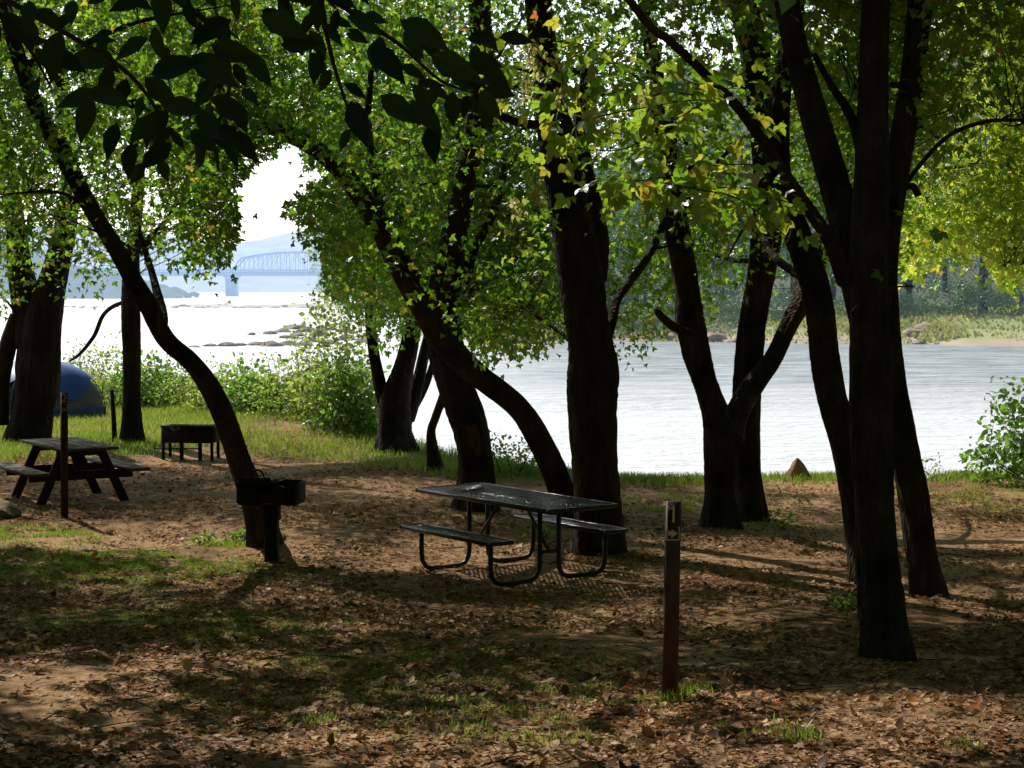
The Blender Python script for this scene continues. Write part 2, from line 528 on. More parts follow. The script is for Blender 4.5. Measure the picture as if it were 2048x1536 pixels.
def water_mat():
    m, nt, out = new_mat('river water')
    b = N(nt, 'ShaderNodeBsdfPrincipled')
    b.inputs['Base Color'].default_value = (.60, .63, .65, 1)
    b.inputs['Roughness'].default_value = .32
    b.inputs['IOR'].default_value = 1.33
    b.inputs['Specular IOR Level'].default_value = .6
    tc = N(nt, 'ShaderNodeTexCoord')
    sp = N(nt, 'ShaderNodeSeparateXYZ')
    nt.links.new(tc.outputs['Object'], sp.inputs[0])
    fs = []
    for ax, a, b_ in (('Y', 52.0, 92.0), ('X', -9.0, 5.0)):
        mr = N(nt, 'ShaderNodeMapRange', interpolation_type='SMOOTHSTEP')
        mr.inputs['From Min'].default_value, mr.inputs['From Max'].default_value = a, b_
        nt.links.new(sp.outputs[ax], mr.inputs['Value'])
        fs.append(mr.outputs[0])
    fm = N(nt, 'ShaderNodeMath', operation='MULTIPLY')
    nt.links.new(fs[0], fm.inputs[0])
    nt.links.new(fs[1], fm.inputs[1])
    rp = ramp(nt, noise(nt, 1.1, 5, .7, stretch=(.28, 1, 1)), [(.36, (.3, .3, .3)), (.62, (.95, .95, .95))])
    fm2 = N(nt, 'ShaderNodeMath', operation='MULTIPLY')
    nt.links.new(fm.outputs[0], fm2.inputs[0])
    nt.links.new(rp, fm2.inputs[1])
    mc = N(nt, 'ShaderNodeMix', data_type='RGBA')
    mc.inputs['A'].default_value = (.79, .82, .83, 1)  # near-white base stands in for sky glare on the water
    mc.inputs['B'].default_value = (.15, .21, .24, 1)  # dark far band: the wooded slope's reflection painted into the colour
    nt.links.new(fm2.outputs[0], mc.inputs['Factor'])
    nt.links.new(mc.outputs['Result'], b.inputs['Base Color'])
    n1 = noise(nt, .55, 3, .6, stretch=(.35, 1, 1))
    n2 = noise(nt, 2.6, 4, .6, stretch=(.5, 1, 1))
    n3 = noise(nt, .07, 3, .5, stretch=(.4, 1, 1))
    a1, a2 = N(nt, 'ShaderNodeMath', operation='MULTIPLY_ADD'), N(nt, 'ShaderNodeMath', operation='MULTIPLY')
    nt.links.new(n1, a1.inputs[0])
    a1.inputs[1].default_value = 1.6
    nt.links.new(n2, a1.inputs[2])
    nt.links.new(a1.outputs[0], a2.inputs[0])
    nt.links.new(ramp(nt, n3, [(.3, (.4, .4, .4)), (.7, (1, 1, 1))]), a2.inputs[1])
    bp = N(nt, 'ShaderNodeBump')
    bp.inputs['Strength'].default_value = 1.0
    bp.inputs['Distance'].default_value = .4
    nt.links.new(a2.outputs[0], bp.inputs['Height'])
    nt.links.new(bp.outputs[0], b.inputs['Normal'])
    nt.links.new(b.outputs[0], out.inputs[0])
    return m


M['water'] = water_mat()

# ------------------------------------------------------------------ leaves
OV_V = np.array([[0, 0, 0], [-.33, .28, .06], [-.29, .64, .03], [0, 1, -.12], [.29, .64, .03], [.33, .28, .06], [0, .5, -.02]])
OV_F = np.array([[0, 6, 1], [1, 6, 2], [2, 6, 3], [3, 6, 4], [4, 6, 5], [5, 6, 0]])
RH_V = np.array([[0, 0, 0], [-.32, .5, .06], [0, 1, -.05], [.32, .5, .06]])
RH_F = np.array([[0, 2, 1], [0, 3, 2]])
DR_V = np.array([[0, 0, .0], [-.38, .34, .14], [-.27, .72, .09], [0, 1, .05], [.27, .72, .17], [.36, .30, .06], [0, .52, -.05]])


def _compound():
    V, Fc = [], []
    for ang, sc_, off in ((0, .80, .22), (62, .66, .12), (-62, .66, .12)):
        a = rad(ang)
        v = OV_V * sc_
        x = v[:, 0] * math.cos(a) - v[:, 1] * math.sin(a)
        y = v[:, 0] * math.sin(a) + v[:, 1] * math.cos(a) + off
        n = sum(len(q) for q in V)
        V.append(np.stack([x, y, v[:, 2] * 1.0], 1))
        Fc.append(OV_F + n)
    return np.concatenate(V), np.concatenate(Fc)


CO_V, CO_F = _compound()


def _compound_small():
    tv = np.array([[0, 0, 0], [-.33, .38, .06], [0, 1, -.1], [.33, .38, .06]])
    V, Fc = [], []
    for ang, sc_, off in ((0, .85, .2), (64, .68, .12), (-64, .68, .12)):
        a = rad(ang)
        v = tv * sc_
        n = 4 * len(V)
        V.append(np.stack([v[:, 0] * math.cos(a) - v[:, 1] * math.sin(a), v[:, 0] * math.sin(a) + v[:, 1] * math.cos(a) + off, v[:, 2]], 1))
        Fc.append(np.array([[0, 2, 1], [0, 3, 2]]) + n)
    return np.concatenate(V), np.concatenate(Fc)


CS_V, CS_F = _compound_small()
LOB = []
for ang, r_ in ((180, .10), (-142, .42), (-118, .22), (-78, .56), (-48, .3), (-30, .66), (-15, .42), (0, 1), (15, .42), (30, .66), (48, .3), (78, .56), (118, .22), (142, .42)):
    LOB.append([math.sin(rad(ang)) * r_ * .8, .38 + math.cos(rad(ang)) * r_ * .62, .03 if r_ < .5 else -.04])
LO_V = np.array([[0, .38, 0]] + LOB)
LO_F = np.array([[0, 1 + i, 1 + (i + 1) % 14] for i in range(14)])
def _fine_leaf():
    prof = [(0, 0), (.04, .03), (.14, .17), (.24, .27), (.38, .33), (.55, .31), (.70, .23), (.83, .13), (.93, .05), (1, 0)]
    V, n = [], len(prof)
    for q_, (v, h) in enumerate(prof):
        h = h * (1 + .05 * (-1) ** q_)
        for u in (-1, -.5, 0, .5, 1):
            V.append([u * h * .68, v, .22 * h * abs(u) - .16 * v * v + .012 * math.sin(9 * v) * abs(u)])
    Fc = []
    for i in range(n - 1):
        for k in range(4):
            a = i * 5 + k
            Fc += [(a, a + 1, a + 6), (a, a + 6, a + 5)]
    return np.array(V), np.array(Fc)


NL_V, NL_F = _fine_leaf()
TEMPL = {'cs': (CS_V, CS_F), 'near': (NL_V, NL_F), 'ov': (OV_V, OV_F), 'rh': (RH_V, RH_F), 'co': (CO_V, CO_F), 'lo': (LO_V, LO_F), 'dry': (DR_V, OV_F)}


def unit(v):
    return v / (np.linalg.norm(v, axis=-1, keepdims=True) + 1e-9)


def leaf_faces(pos, tip, nrm, size, tint, templ):
    tv, tf = TEMPL[templ]
    t = unit(tip)
    u = unit(np.cross(t, nrm))
    w = np.cross(u, t)
    V = pos[:, None, :] + size[:, None, None] * (tv[None, :, 0, None] * u[:, None] + tv[None, :, 1, None] * t[:, None] + tv[None, :, 2, None] * w[:, None])
    n = len(tv)
    Fc = (np.arange(len(pos)) * n)[:, None, None] + tf[None]
    return V.reshape(-1, 3), Fc.reshape(-1, 3), np.repeat(tint, len(tf))


def leaves_around(C, per, sig, size, templ, tint_mu=.42, tint_sd=.2, flat=.9, droop=.5, rng=R, flt=None):
    """per leaves round every centre"""
    k = np.repeat(np.arange(len(C)), per)
    off = rng.normal(0, 1, (len(k), 3)) * sig
    pos = C[k] + off
    if flt is not None:
        m_ = flt(pos, rng)
        k, off, pos = k[m_], off[m_], pos[m_]
    tip = unit(off) + rng.normal(0, .5, off.shape)
    tip[:, 2] -= droop
    nrm = rng.normal(0, 1, off.shape) * flat
    nrm[:, 2] += 1.0
    s = size * np.clip(rng.normal(1, .28, len(k)), .45, 1.8)
    ct = rng.normal(0, tint_sd * .6, len(C))[k]
    tint = np.clip(tint_mu + ct + rng.normal(0, tint_sd, len(k)), 0, .9)
    odd = rng.random(len(k)) < .012
    tint[odd] = rng.uniform(.9, 1, odd.sum())
    return leaf_faces(pos, tip, nrm, s, tint, templ)


class Crown:
    """leaves and thin twigs of one plant, one mesh"""

    def __init__(s):
        s.V, s.T, s.Q, s.tt, s.n, s.qn = [], [], [], [], 0, 0

    def leaves(s, V, T, tint):
        s.V.append(V)
        s.T.append(T + s.n)
        s.tt.append(tint)
        s.n += len(V)

    def twigs(s, V, Q):
        s.V.append(V)
        s.Q.append(Q + s.n)
        s.n += len(V)

    def build(s, name, leafm, parent, twigm=None):
        T = np.concatenate(s.T)
        Q = np.concatenate(s.Q) if s.Q else np.zeros((0, 4), int)
        tint = np.concatenate(s.tt + [np.zeros(len(Q))])
        mi = np.concatenate([np.zeros(len(T)), np.ones(len(Q))])
        return mesh_np(name, np.concatenate(s.V), [T, Q], None, parent, tint=tint, mats=[leafm, twigm or M['twig']], midx=mi)


# where the photo shows the crowns ending (pixel rows), and where they are open
LOW_X = [-400, 0, 90, 150, 200, 300, 380, 430, 470, 500, 560, 600, 630, 660, 700, 750, 800, 860, 950, 1050, 1110, 1160, 1230, 1280, 1340, 1420, 1480, 1560, 1640, 1700, 1760, 1800, 1850, 1900, 1960, 2010, 2060, 2500]
LOW_Y = [640, 600, 560, 590, 610, 585, 555, 520, 465, 320, 290, 310, 440, 560, 640, 690, 680, 640, 690, 700, 690, 690, 720, 730, 650, 640, 560, 560, 590, 600, 560, 520, 560, 510, 520, 540, 580, 600]


def in_open(px, py):
    wob = 16 * np.sin(px / 17.0 + 1.3) + 20 * np.sin(px / 43.0 + py / 31.0) + 12 * np.sin(px / 9.0 - py / 14.0)
    low = np.interp(px, LOW_X, LOW_Y) + wob
    o = py > low
    px, py = px + 16 * np.sin(py / 19.0 + .7) + 12 * np.sin(py / 8.0), py + .8 * wob
    # patch of bright sky over the bridge
    o |= (px > 485) & (px < 640) & (py > 300) & (py < 560) & (py > 300 + np.abs(px - 560) * .55)
    o &= ~((px > 572) & (px < 648) & (py > 385) & (py < 455))
    return o


LIT = [(1560, 1105, 190, 26, 1), (1640, 1160, 130, 16, 1), (1980, 1070, 130, 26, 1), (950, 1115, 150, 34, 1), (190, 1078, 190, 16, 1), (480, 1110, 70, 10, 1),
       (120, 1345, 230, 40, 1), (1720, 1440, 320, 60, 1), (1350, 1475, 360, 50, 1), (900, 1490, 380, 50, 1), (380, 1320, 170, 28, .8), (900, 1235, 160, 14, .7), (1480, 1225, 150, 9, .8),
       (560, 1100, 90, 10, .7), (1290, 1085, 70, 12, .8), (700, 970, 240, 9, .8), (1680, 1030, 120, 14, .7), (1950, 1200, 100, 12, .7), (560, 850, 420, 48, 1), (160, 870, 300, 26, .9), (1750, 970, 300, 12, .8),
       (840, 1440, 120, 24, .7), (1050, 1390, 200, 16, .7), (640, 1260, 90, 12, .6), (100, 1500, 220, 30, .7), (350, 930, 200, 9, .7), (1900, 1500, 200, 40, .9)]


LITW = []
for (x_, y_, a_, b_, s_) in LIT:
    q_ = G(x_, y_)
    hh_ = max(.8, CZ - q_[2])
    LITW.append((q_[0], q_[1], a_ * q_[1] / F + .58, b_ * q_[1] ** 2 / (hh_ * F) + .58, s_))
# leaf groups that catch full sun in the photo: points whose way to the sun stays open
_g = np.random.default_rng(77)
SUNLIT = [(P(px, py, 5.9), .8) for px, py in ((1020, 110), (1080, 190), (1130, 120), (1180, 210), (1250, 190), (1320, 180), (1130, 285), (1220, 320), (1300, 350), (1400, 380), (1470, 400), (1400, 210), (1500, 160), (1560, 140))]
SUNLIT += [(P(px, py, Y), .45) for px, py, Y in zip(_g.uniform(-40, 2080, 190), _g.uniform(-20, 640, 190), _g.uniform(10, 13, 190))]
SUNLIT += [(P(px, py, 15), .7) for px, py in ((1850, 300), (1950, 350), (1900, 450), (2000, 480), (1980, 250), (2020, 380), (1860, 400))]
SUNLIT += [(P(px, py, Y), .55) for px, py, Y in zip(_g.uniform(1800, 2080, 30), _g.uniform(40, 560, 30), _g.uniform(14, 16.5, 30))]
SUNLIT += [(P(px, py, 17.5), .6) for px, py in ((60, 200), (150, 260), (30, 330), (120, 420), (60, 520), (180, 560), (250, 450))]


def lit_spot(C):
    """how much the leaves at C would darken ground or leaves that are sunlit in the photo"""
    t = (C[:, 2] - gz(C[:, 0], C[:, 1])) / SUN[2]
    for _ in range(3):
        Q = C - SUN[None] * t[:, None]
        t = (C[:, 2] - gz(Q[:, 0], Q[:, 1])) / SUN[2]
    Q = C - SUN[None] * t[:, None]
    k = np.zeros(len(C))
    for (x, y, a, b, s) in LITW:
        k = np.maximum(k, s * ((((Q[:, 0] - x) / a) ** 2 + ((Q[:, 1] - y) / b) ** 2) < 1))
    for q, r in SUNLIT:
        d = C - q[None]
        al = d @ SUN
        pr = np.linalg.norm(d - al[:, None] * SUN[None], axis=1)
        k = np.maximum(k, (.985 if r > .6 else .93) * ((al > .35) & (pr < r)))
    return k


TRUNK_LINES = []   # (px array, py array, half width, Y) of stems kept in view
exec_later = []


def stem3d(pts, Y, Yend=None, wiggle=0):
    """[(px,py,width px)] -> points and radii in metres"""
    n = len(pts)
    Ys = np.linspace(Y, Y if Yend is None else Yend, n)
    p = np.array([P(x, y, yy) for (x, y, w), yy in zip(pts, Ys)])
    r = np.array([w / 2 / F0 * yy for (x, y, w), yy in zip(pts, Ys)])
    dx, dy = np.gradient(np.array([q[0] for q in pts], float)), np.gradient(np.array([q[1] for q in pts], float))
    r = r * np.clip(np.abs(dy) / np.hypot(dx, dy), .74, 1) * .97
    return p, r


def trunk_mesh(stems, name, mat, parent, org, seed):
    g = np.random.default_rng(seed)
    mb = MB()
    nodes = []
    for (p, r, fl) in stems:
        q = smooth_path(np.column_stack([p, r]), 9 if fl else 7)
        m, n = len(q), 30 if r.max() > .1 else (16 if r.max() > .05 else 9)
        L = np.concatenate([[0], np.cumsum(np.linalg.norm(np.diff(q[:, :3], axis=0), axis=1))])
        a = np.arange(n) / n * 2 * math.pi
        jit = np.ones((m, n))
        for h in range(5):
            k, f, ph, am = g.integers(1, 5), g.uniform(.7, 5), g.uniform(0, 6.3), g.uniform(.015, .045)
            jit += am * np.sin(k * a[None] + f * L[:, None] + ph)
        jit += g.normal(0, .014, jit.shape)
        if n == 30:
            for f_, am in ((9, .026), (13, .02)):
                jit += am * np.sin(f_ * a[None] + 1.3 * np.sin(L * 1.9 + g.uniform(0, 6))[:, None] + 1.1 * np.sin(L * 4.3 + g.uniform(0, 6))[:, None])
        if fl:
            ph = g.uniform(0, 6.3)
            jit += (np.exp(-L / .27)[:, None]) * (.8 * np.maximum(0, np.sin(4 * a + ph)) ** 2 + .3 * np.maximum(0, np.sin(3 * a + 2 * ph)))[None]
        wob = np.column_stack([np.sin(L * 2.1 + g.uniform(0, 6)), np.sin(L * 1.7 + g.uniform(0, 6)), 0 * L]) * (np.minimum(q[:, 3], .08) * .12)[:, None]
        mb.tube(q[:, :3] + wob - org, q[:, 3], n, True, jit)
        nodes.append(np.column_stack([q[:, :3] + wob, q[:, 3]]))
    return nodes, mb


def grow(nodes, mb, C, org, parent, per, sig, size, templ, leafm, rng, nbr=34, zmin=2.2, mu=.42, big=None, sd=.2, extra=None):
    """limbs from the trunk nodes to spread tips, twigs to every leaf cluster; returns the crown"""
    Nd = np.concatenate(nodes)
    Nd = Nd[Nd[:, 2] > zmin] if (Nd[:, 2] > zmin).sum() > 3 else Nd
    C = np.asarray(C)
    nbr = min(nbr, len(C))
    pick = [int(rng.integers(len(C)))]
    dmin = np.linalg.norm(C - C[pick[0]], axis=1)
    while len(pick) < nbr:
        k = int(np.argmax(dmin * rng.uniform(.6, 1, len(C))))
        pick.append(k)
        dmin = np.minimum(dmin, np.linalg.norm(C - C[k], axis=1))
    tips = C[pick]
    order = np.argsort([np.min(np.linalg.norm(Nd[:, :3] - t, axis=1)) for t in tips])
    for k in order:
        t = tips[k]
        d = np.linalg.norm(Nd[:, :3] - t, axis=1) + 1.2 * np.maximum(0, Nd[:, 2] - t[2] + .1 * np.linalg.norm(Nd[:, :2] - t[:2], axis=1))
        j = int(np.argmin(d))
        a, ra = Nd[j, :3], Nd[j, 3]
        L = np.linalg.norm(t - a)
        if L < .25:
            continue
        r0 = min(ra * .62, .012 + .014 * L)
        r1 = .005
        mid = (a + t) / 2 + rng.normal(0, .09 * L, 3) + np.array([0, 0, .08 * L])
        q3 = a * .3 + mid * .2 + t * .5 + rng.normal(0, .05 * L, 3) + np.array([0, 0, .05 * L])
        path = smooth_path(np.column_stack([np.array([a, a * .55 + mid * .45, (mid + q3) / 2, t]), np.array([r0, r0 * .75, r0 * .45, r1])]), 5)
        bx, by, bd = proj(path[:, :3])
        if ((bx > 455) & (bx < 655) & (by > 270) & (by < 690)).sum() > 1 or ((by > 690) & (bd > 5)).sum() > 3:
            continue
        mb.tube(path[:, :3] - org, path[:, 3], 6, False)
        Nd = np.vstack([Nd, path[2:]])
    # twigs
    B3 = np.empty_like(C)
    rr = np.empty(len(C))
    for i0 in range(0, len(C), 400):
        c = C[i0:i0 + 400]
        d = np.linalg.norm(Nd[None, :, :3] - c[:, None], axis=2)
        d = d * rng.uniform(1, 1.9, d.shape)
        j = np.argmin(d, axis=1)
        B3[i0:i0 + 400] = Nd[j, :3]
        rr[i0:i0 + 400] = np.minimum(Nd[j, 3], .007)
    dist = np.linalg.norm(B3 - C, axis=1)
    ok = (dist > .05) & (dist < 1.15)
    cr = Crown()
    if ok.any():
        A, B = B3[ok], C[ok]
        mid = (A + B) / 2 + rng.normal(0, .08, A.shape) + np.array([0, 0, .07])
        v, q = tubes_fast(A - org, mid - org, B - org, rr[ok], np.full(ok.sum(), .0025))
        cr.twigs(v, q)
    px, py, dep = proj(C)
    above = py < -140
    for sel, kper, ks in ((~above, per, 1.0), (above, 15, 1.75)):
        if sel.any():
            cr.leaves(*leaves_around(C[sel] - org, kper, sig, size * ks, templ if ks == 1 else 'rh', mu, sd, rng=rng, flt=lambda q, r_: ~(in_open(*[a_ + b_ for a_, b_ in zip(proj(q + org)[:2], (0, -14))]) & (r_.random(len(q)) < np.where((proj(q + org)[0] > 470) & (proj(q + org)[0] < 600) & (proj(q + org)[1] < 590), .985, .88)))))
    return cr


def keep(C, fuzz, rng, trunkclear=.8, ymin=5.0):
    ymin = ymin * K
    px, py, dep = proj(C)
    f = np.abs(rng.normal(0, fuzz, len(C))) * np.where(rng.random(len(C)) < .35, -1, 1)
    ok = (dep > ymin) & ~in_open(px, py + f)
    ok &= ~((py > 640) & (px > 1300) & (px < 1480))
    k = lit_spot(C)
    ok &= rng.random(len(C)) > k * .98
    # keep most of the trunks clear of leaves in front of them
    for (lx, ly, hw, Y) in TRUNK_LINES:
        yy = np.interp(py, ly, np.arange(len(ly)))
        tx = np.interp(py, ly, lx)
        w = np.interp(py, ly, hw)
        inside = (py > ly[0]) & (py < ly[-1]) & (np.abs(px - tx) < w + 22) & (dep < Y * K + .3)
        ok &= ~(inside & (rng.random(len(C)) < trunkclear))
    return ok


def blob(c, r, n, rng, shell=.35):
    d = unit(rng.normal(0, 1, (n, 3)))
    q = rng.random(n) ** (1 / 3)
    q = np.maximum(q, shell * rng.random(n))
    return np.array(c) + d * q[:, None] * np.array(r)


# ------------------------------------------------------------------ TREES of the camp site
def reg(pts, Y):
    s = sorted(pts, key=lambda t: t[1])
    TRUNK_LINES.append((np.array([t[0] for t in s], float), np.array([t[1] for t in s], float), np.array([t[2] / 2 for t in s], float), Y))


TREES = []


def tree(name, label, cat, base, stems, blobs, seed, per=19, sig=.2, size=.074, templ='cs', leafm='leaf', bark='bark', nbr=34, mu=.42, zmin=2.2, fuzz=34, Y=None, post=None, sd=.2, ymin=5.0):
    TREES.append(dict(locals()))


FILL = {'slender dark': [(-40, 480, -60, 480, 10, 12.8, 640)],
        'tree bent in': [(420, 900, -60, 560, 10.5, 13.5, 900), (250, 1000, -60, 300, 13, 16, 420)],
        'stout trunk ': [(700, 1120, -60, 700, 12.6, 15, 900)],
        'thickest bla': [(950, 1420, -60, 690, 11.2, 13.5, 900), (1100, 1700, -60, 330, 13.5, 15.5, 380)],
        'tree on the ': [(1280, 1640, -60, 600, 12, 14.5, 700)],
        'slanting tru': [(1450, 1800, -60, 560, 11.5, 14, 460)],
        'black stem t': [(1690, 1890, -60, 340, 9.8, 12.5, 220)],
        'bright yello': [(1790, 2100, -40, 560, 14, 16.5, 640)],
        'straight bar': [(180, 500, -20, 595, 18.3, 21, 760)],
        'wide trunk w': [(-60, 300, -40, 610, 16.8, 19.5, 760)],
        'clump of sev': [(620, 960, 250, 690, 16.6, 19, 380)]}


def build_trees():
    for t in TREES:
        b = G(*t['base'])
        Y0 = t['Y'] or b[1] / K
        t['b'], t['Y0'] = b, Y0
        for s in t['stems']:
            reg(s[0], Y0 + (s[1] if len(s) > 1 else 0))
    for t in TREES:
        rng = np.random.default_rng(t['seed'])
        b, Y0 = t['b'], t['Y0']
        org = np.array([b[0], b[1], float(gz(b[0], b[1]))])
        root = thing(t['name'], t['label'], 'tree', org)
        st = []
        for i, s in enumerate(t['stems']):
            dy = s[1] if len(s) > 1 else 0
            de = s[2] if len(s) > 2 else dy
            p, r = stem3d(s[0], Y0 + dy, Y0 + de)
            if i == 0 or (len(s) > 3 and s[3]):
                g0 = float(gz(p[0][0], p[0][1]))
                p = np.vstack([[p[0][0], p[0][1], g0 - .25], [p[0][0], p[0][1], g0 + .02], p[1:]])
                r = np.concatenate([[r[0] * 1.12, r[0] * 1.08], r[1:]])
            if s[0][-1][1] < 30:   # runs out of the picture: carry on upwards
                d = p[-1] - p[-2]
                d = d / np.linalg.norm(d)
                e1 = p[-1] + (d + np.array([0, 0, .25])) * 1.6
                e2 = e1 + (d * .5 + np.array([rng.normal(0, .3), rng.normal(0, .3), .8])) * 1.8
                p = np.vstack([p, e1, e2])
                r = np.concatenate([r, [r[-1] * .75, r[-1] * .35]])
            st.append((p, r, i == 0 or (len(s) > 3 and s[3])))
        p_top = st[0][0][-1]
        nodes, tmb = trunk_mesh(st, 'trunk', M[t['bark']], root, org, t['seed'])
        C = []
        for (c, r, n) in t['blobs']:
            q = blob((c[0], c[1] * K, c[2]), (r[0], r[1] * 1.5, r[2]), int(n * 1.15), rng)
            C.append(q[keep(q, t['fuzz'], rng, ymin=t['ymin'])])
        for (x0, x1, y0, y1, ya, yb, n) in FILL.get(t['label'][:12], ()):
            n = int(n * (2.9 if t['Y0'] > 15.5 or t['label'].startswith(('slender', 'tree bent')) else 1.75))
            q = np.array([P(a, b_, c) for a, b_, c in zip(rng.uniform(x0, x1, n), rng.uniform(y0, y1, n), rng.uniform(ya, yb, n))])
            C.append(q[keep(q, t['fuzz'], rng, ymin=t['ymin'])])
        top_ = np.array([org[0] + (p_top[0] - org[0]) * .7, org[1], 8.6])
        q = blob(top_, (4.2, 6.5, 2.0), 480, rng)
        q = q[proj(q)[1] < -60]
        C.append(q[keep(q, 10, rng, ymin=t['ymin'])])
        C = np.concatenate(C)
        cr = grow(nodes, tmb, C, org, root, t['per'], t['sig'], t['size'], t['templ'], M[t['leafm']], rng, t['nbr'], t['zmin'], t['mu'], sd=t['sd'])
        if t['post']:
            t['post'](root, org, cr, rng, nodes)
        tmb.build('trunk', M[t['bark']], root, smooth=True)
        cr.build('crown', M[t['leafm']], root)


# leaning tree behind the pedestal grill
tree('leaning_tree', 'slender dark tree leaning away behind the pedestal grill, forked halfway up', 'tree', (522, 1090),
     [([(528, 1090, 62), (514, 1010, 58), (480, 920, 52), (440, 815, 50), (390, 735, 48), (332, 680, 48), (300, 615, 44), (268, 560, 42), (228, 490, 40), (172, 400, 40), (120, 300, 40), (78, 225, 36), (40, 120, 32), (10, 10, 28)], 0, -.8),
      ([(322, 668, 26), (326, 630, 24), (312, 575, 18), (296, 520, 14), (270, 440, 10)], .02, .6)],
     [((-5.4, 11, 5.6), (3.6, 2.4, 2.6), 620), ((-4.8, 12.5, 9.2), (4.5, 4.5, 2.8), 420), ((-8.2, 11, 6.5), (3, 2.5, 3), 260)], 11, post=None)
# the arching one
tree('arching_tree', 'tree bent in a long arch over the clearing, its foot behind the mesh picnic table', 'tree', (1148, 1040),
     [([(1148, 1040, 66), (1125, 985, 62), (1090, 905, 60), (1035, 815, 60), (955, 748, 66), (895, 690, 74), (852, 622, 64), (800, 530, 58), (748, 435, 54), (690, 350, 52), (625, 292, 48), (555, 258, 44), (485, 238, 40), (400, 226, 34), (300, 215, 28), (200, 190, 22)], 0, -1.0),
      ([(772, 470, 26), (757, 400, 24), (748, 330, 20), (735, 240, 16), (742, 140, 12)], -.4, -.2)],
     [((-2.6, 12, 6.2), (3.4, 2.4, 2.2), 560), ((-1.2, 12.6, 4.4), (1.8, 1.6, 1.5), 300), ((-3, 13, 9.5), (4.5, 4.5, 2.8), 400)], 12, mu=.34)
# trunk with the bare scar
def scar(root, org, cr, rng, nodes):
    mb = MB()
    for (a, b, w) in (((938, 868), (956, 800), 36), ((948, 935), (938, 868), 26)):
        pass
    q = nodes[0]
    i0 = int(np.argmin(np.abs(proj(q[:, :3])[1] - 915)))
    i1 = int(np.argmin(np.abs(proj(q[:, :3])[1] - 828)))
    lo, hi = sorted((i0, i1))
    for side in range(1):
        pts, rs = [], []
        for k in range(lo, hi + 1):
            d = unit(np.array([.18, -1, 0.0]))
            pts.append(q[k, :3] + d * q[k, 3] * .55 - org)
            f = math.sin((k - lo + .6) / (hi - lo + 1.2) * math.pi)
            rs.append(q[k, 3] * (.42 + .14 * f))
        if len(pts) > 2:
            mb.tube(pts, rs, 12, True)
            mb.build('bare_patch', M['wood_scar'], root, smooth=True)


tree('scarred_tree', 'stout trunk with a bare bark patch low down, crossed by the arching trunk', 'tree', (952, 1018),
     [([(952, 1018, 78), (950, 930, 72), (938, 850, 72), (912, 770, 72), (893, 700, 76), (886, 630, 74), (893, 560, 66), (905, 480, 56), (925, 380, 50), (950, 260, 46), (968, 140, 44), (958, 10, 44)], 0, -.3),
      ([(895, 640, 26), (930, 560, 26), (948, 500, 22), (985, 430, 18), (1010, 330, 14)], .1, .5),
      ([(930, 590, 18), (975, 545, 15), (1030, 505, 12), (1080, 480, 8)], .2, .8),
      ([(868, 905, 30), (862, 870, 20), (872, 835, 18), (888, 790, 18), (896, 740, 16)], 2.6, 1.6, True)],
     [((-.6, 13.6, 4.3), (2.0, 1.5, 1.5), 420), ((-.4, 13.2, 6.3), (2.6, 2.2, 1.8), 420), ((-.5, 14.5, 9.5), (3.5, 3.5, 2.8), 330)], 13, post=scar, Y=13.0, mu=.36)
# the big dark trunk
tree('thick_dark_tree', 'thickest black trunk rising behind the mesh picnic table, straight with a bulge', 'tree', (1192, 1105),
     [([(1192, 1105, 104), (1191, 1000, 96), (1190, 900, 94), (1187, 800, 104), (1187, 745, 106), (1180, 690, 92), (1168, 620, 88), (1155, 520, 90), (1142, 430, 86), (1128, 340, 78), (1108, 240, 72), (1092, 130, 60), (1076, 10, 54)], 0, .2),
      ([(1192, 560, 46), (1190, 490, 52), (1180, 420, 50), (1166, 330, 40), (1160, 240, 30), (1180, 120, 22)], .25, .6),
      ([(1206, 690, 30), (1224, 640, 24), (1238, 595, 22), (1286, 530, 20), (1318, 470, 17), (1340, 400, 14), (1390, 320, 10)], .1, .9),
      ([(1160, 702, 13), (1120, 665, 11), (1075, 635, 9), (1040, 612, 6)], .25, .8),
      ([(1100, 250, 26), (1040, 245, 24), (960, 215, 18), (880, 190, 12)], -.1, -.6)],
     [((.6, 11.2, 4.6), (1.9, 1.2, 1.4), 400), ((.4, 11.5, 6.6), (2.8, 2.2, 1.9), 420), ((.4, 12.5, 10), (4, 4, 3), 380), ((1.2, 12.3, 3.1), (.8, .6, .9), 130)], 14, mu=.45)
# V shaped tree
tree('forked_tree', 'tree on the river bank split low into a wide V, reddish rock beyond it', 'tree', (1440, 1055),
     [([(1440, 1055, 74), (1441, 980, 66), (1440, 900, 66), (1434, 840, 62), (1414, 770, 56), (1396, 710, 58), (1381, 650, 56), (1372, 580, 52), (1356, 480, 52), (1345, 400, 48), (1338, 300, 42), (1315, 180, 36), (1290, 20, 30)], 0, .3),
      ([(1458, 880, 58), (1472, 830, 56), (1505, 770, 52), (1540, 722, 46), (1572, 660, 42), (1604, 600, 42), (1640, 520, 38), (1668, 420, 30), (1700, 300, 22)], 0, 1.2),
      ([(1386, 668, 22), (1350, 655, 26), (1322, 632, 22), (1312, 620, 16)], -.02, -.2),
      ([(1500, 1056, 58), (1497, 960, 52), (1494, 860, 54), (1496, 760, 54), (1504, 660, 54), (1522, 540, 60), (1532, 460, 64), (1538, 390, 60), (1530, 250, 62), (1512, 120, 60), (1486, 10, 56)], .5, .7, True),
      ([(1345, 470, 16), (1380, 390, 14), (1440, 320, 12), (1490, 270, 8)], 0, -.4)],
     [((2.4, 12.4, 4.7), (1.6, 1.1, 1.3), 340), ((3.0, 12.8, 6.6), (2.8, 2.2, 1.9), 420), ((2.6, 13.5, 10), (4, 4, 3), 360), ((4.2, 13.8, 4.6), (1.2, 1.2, 1.2), 170)], 15, mu=.47)


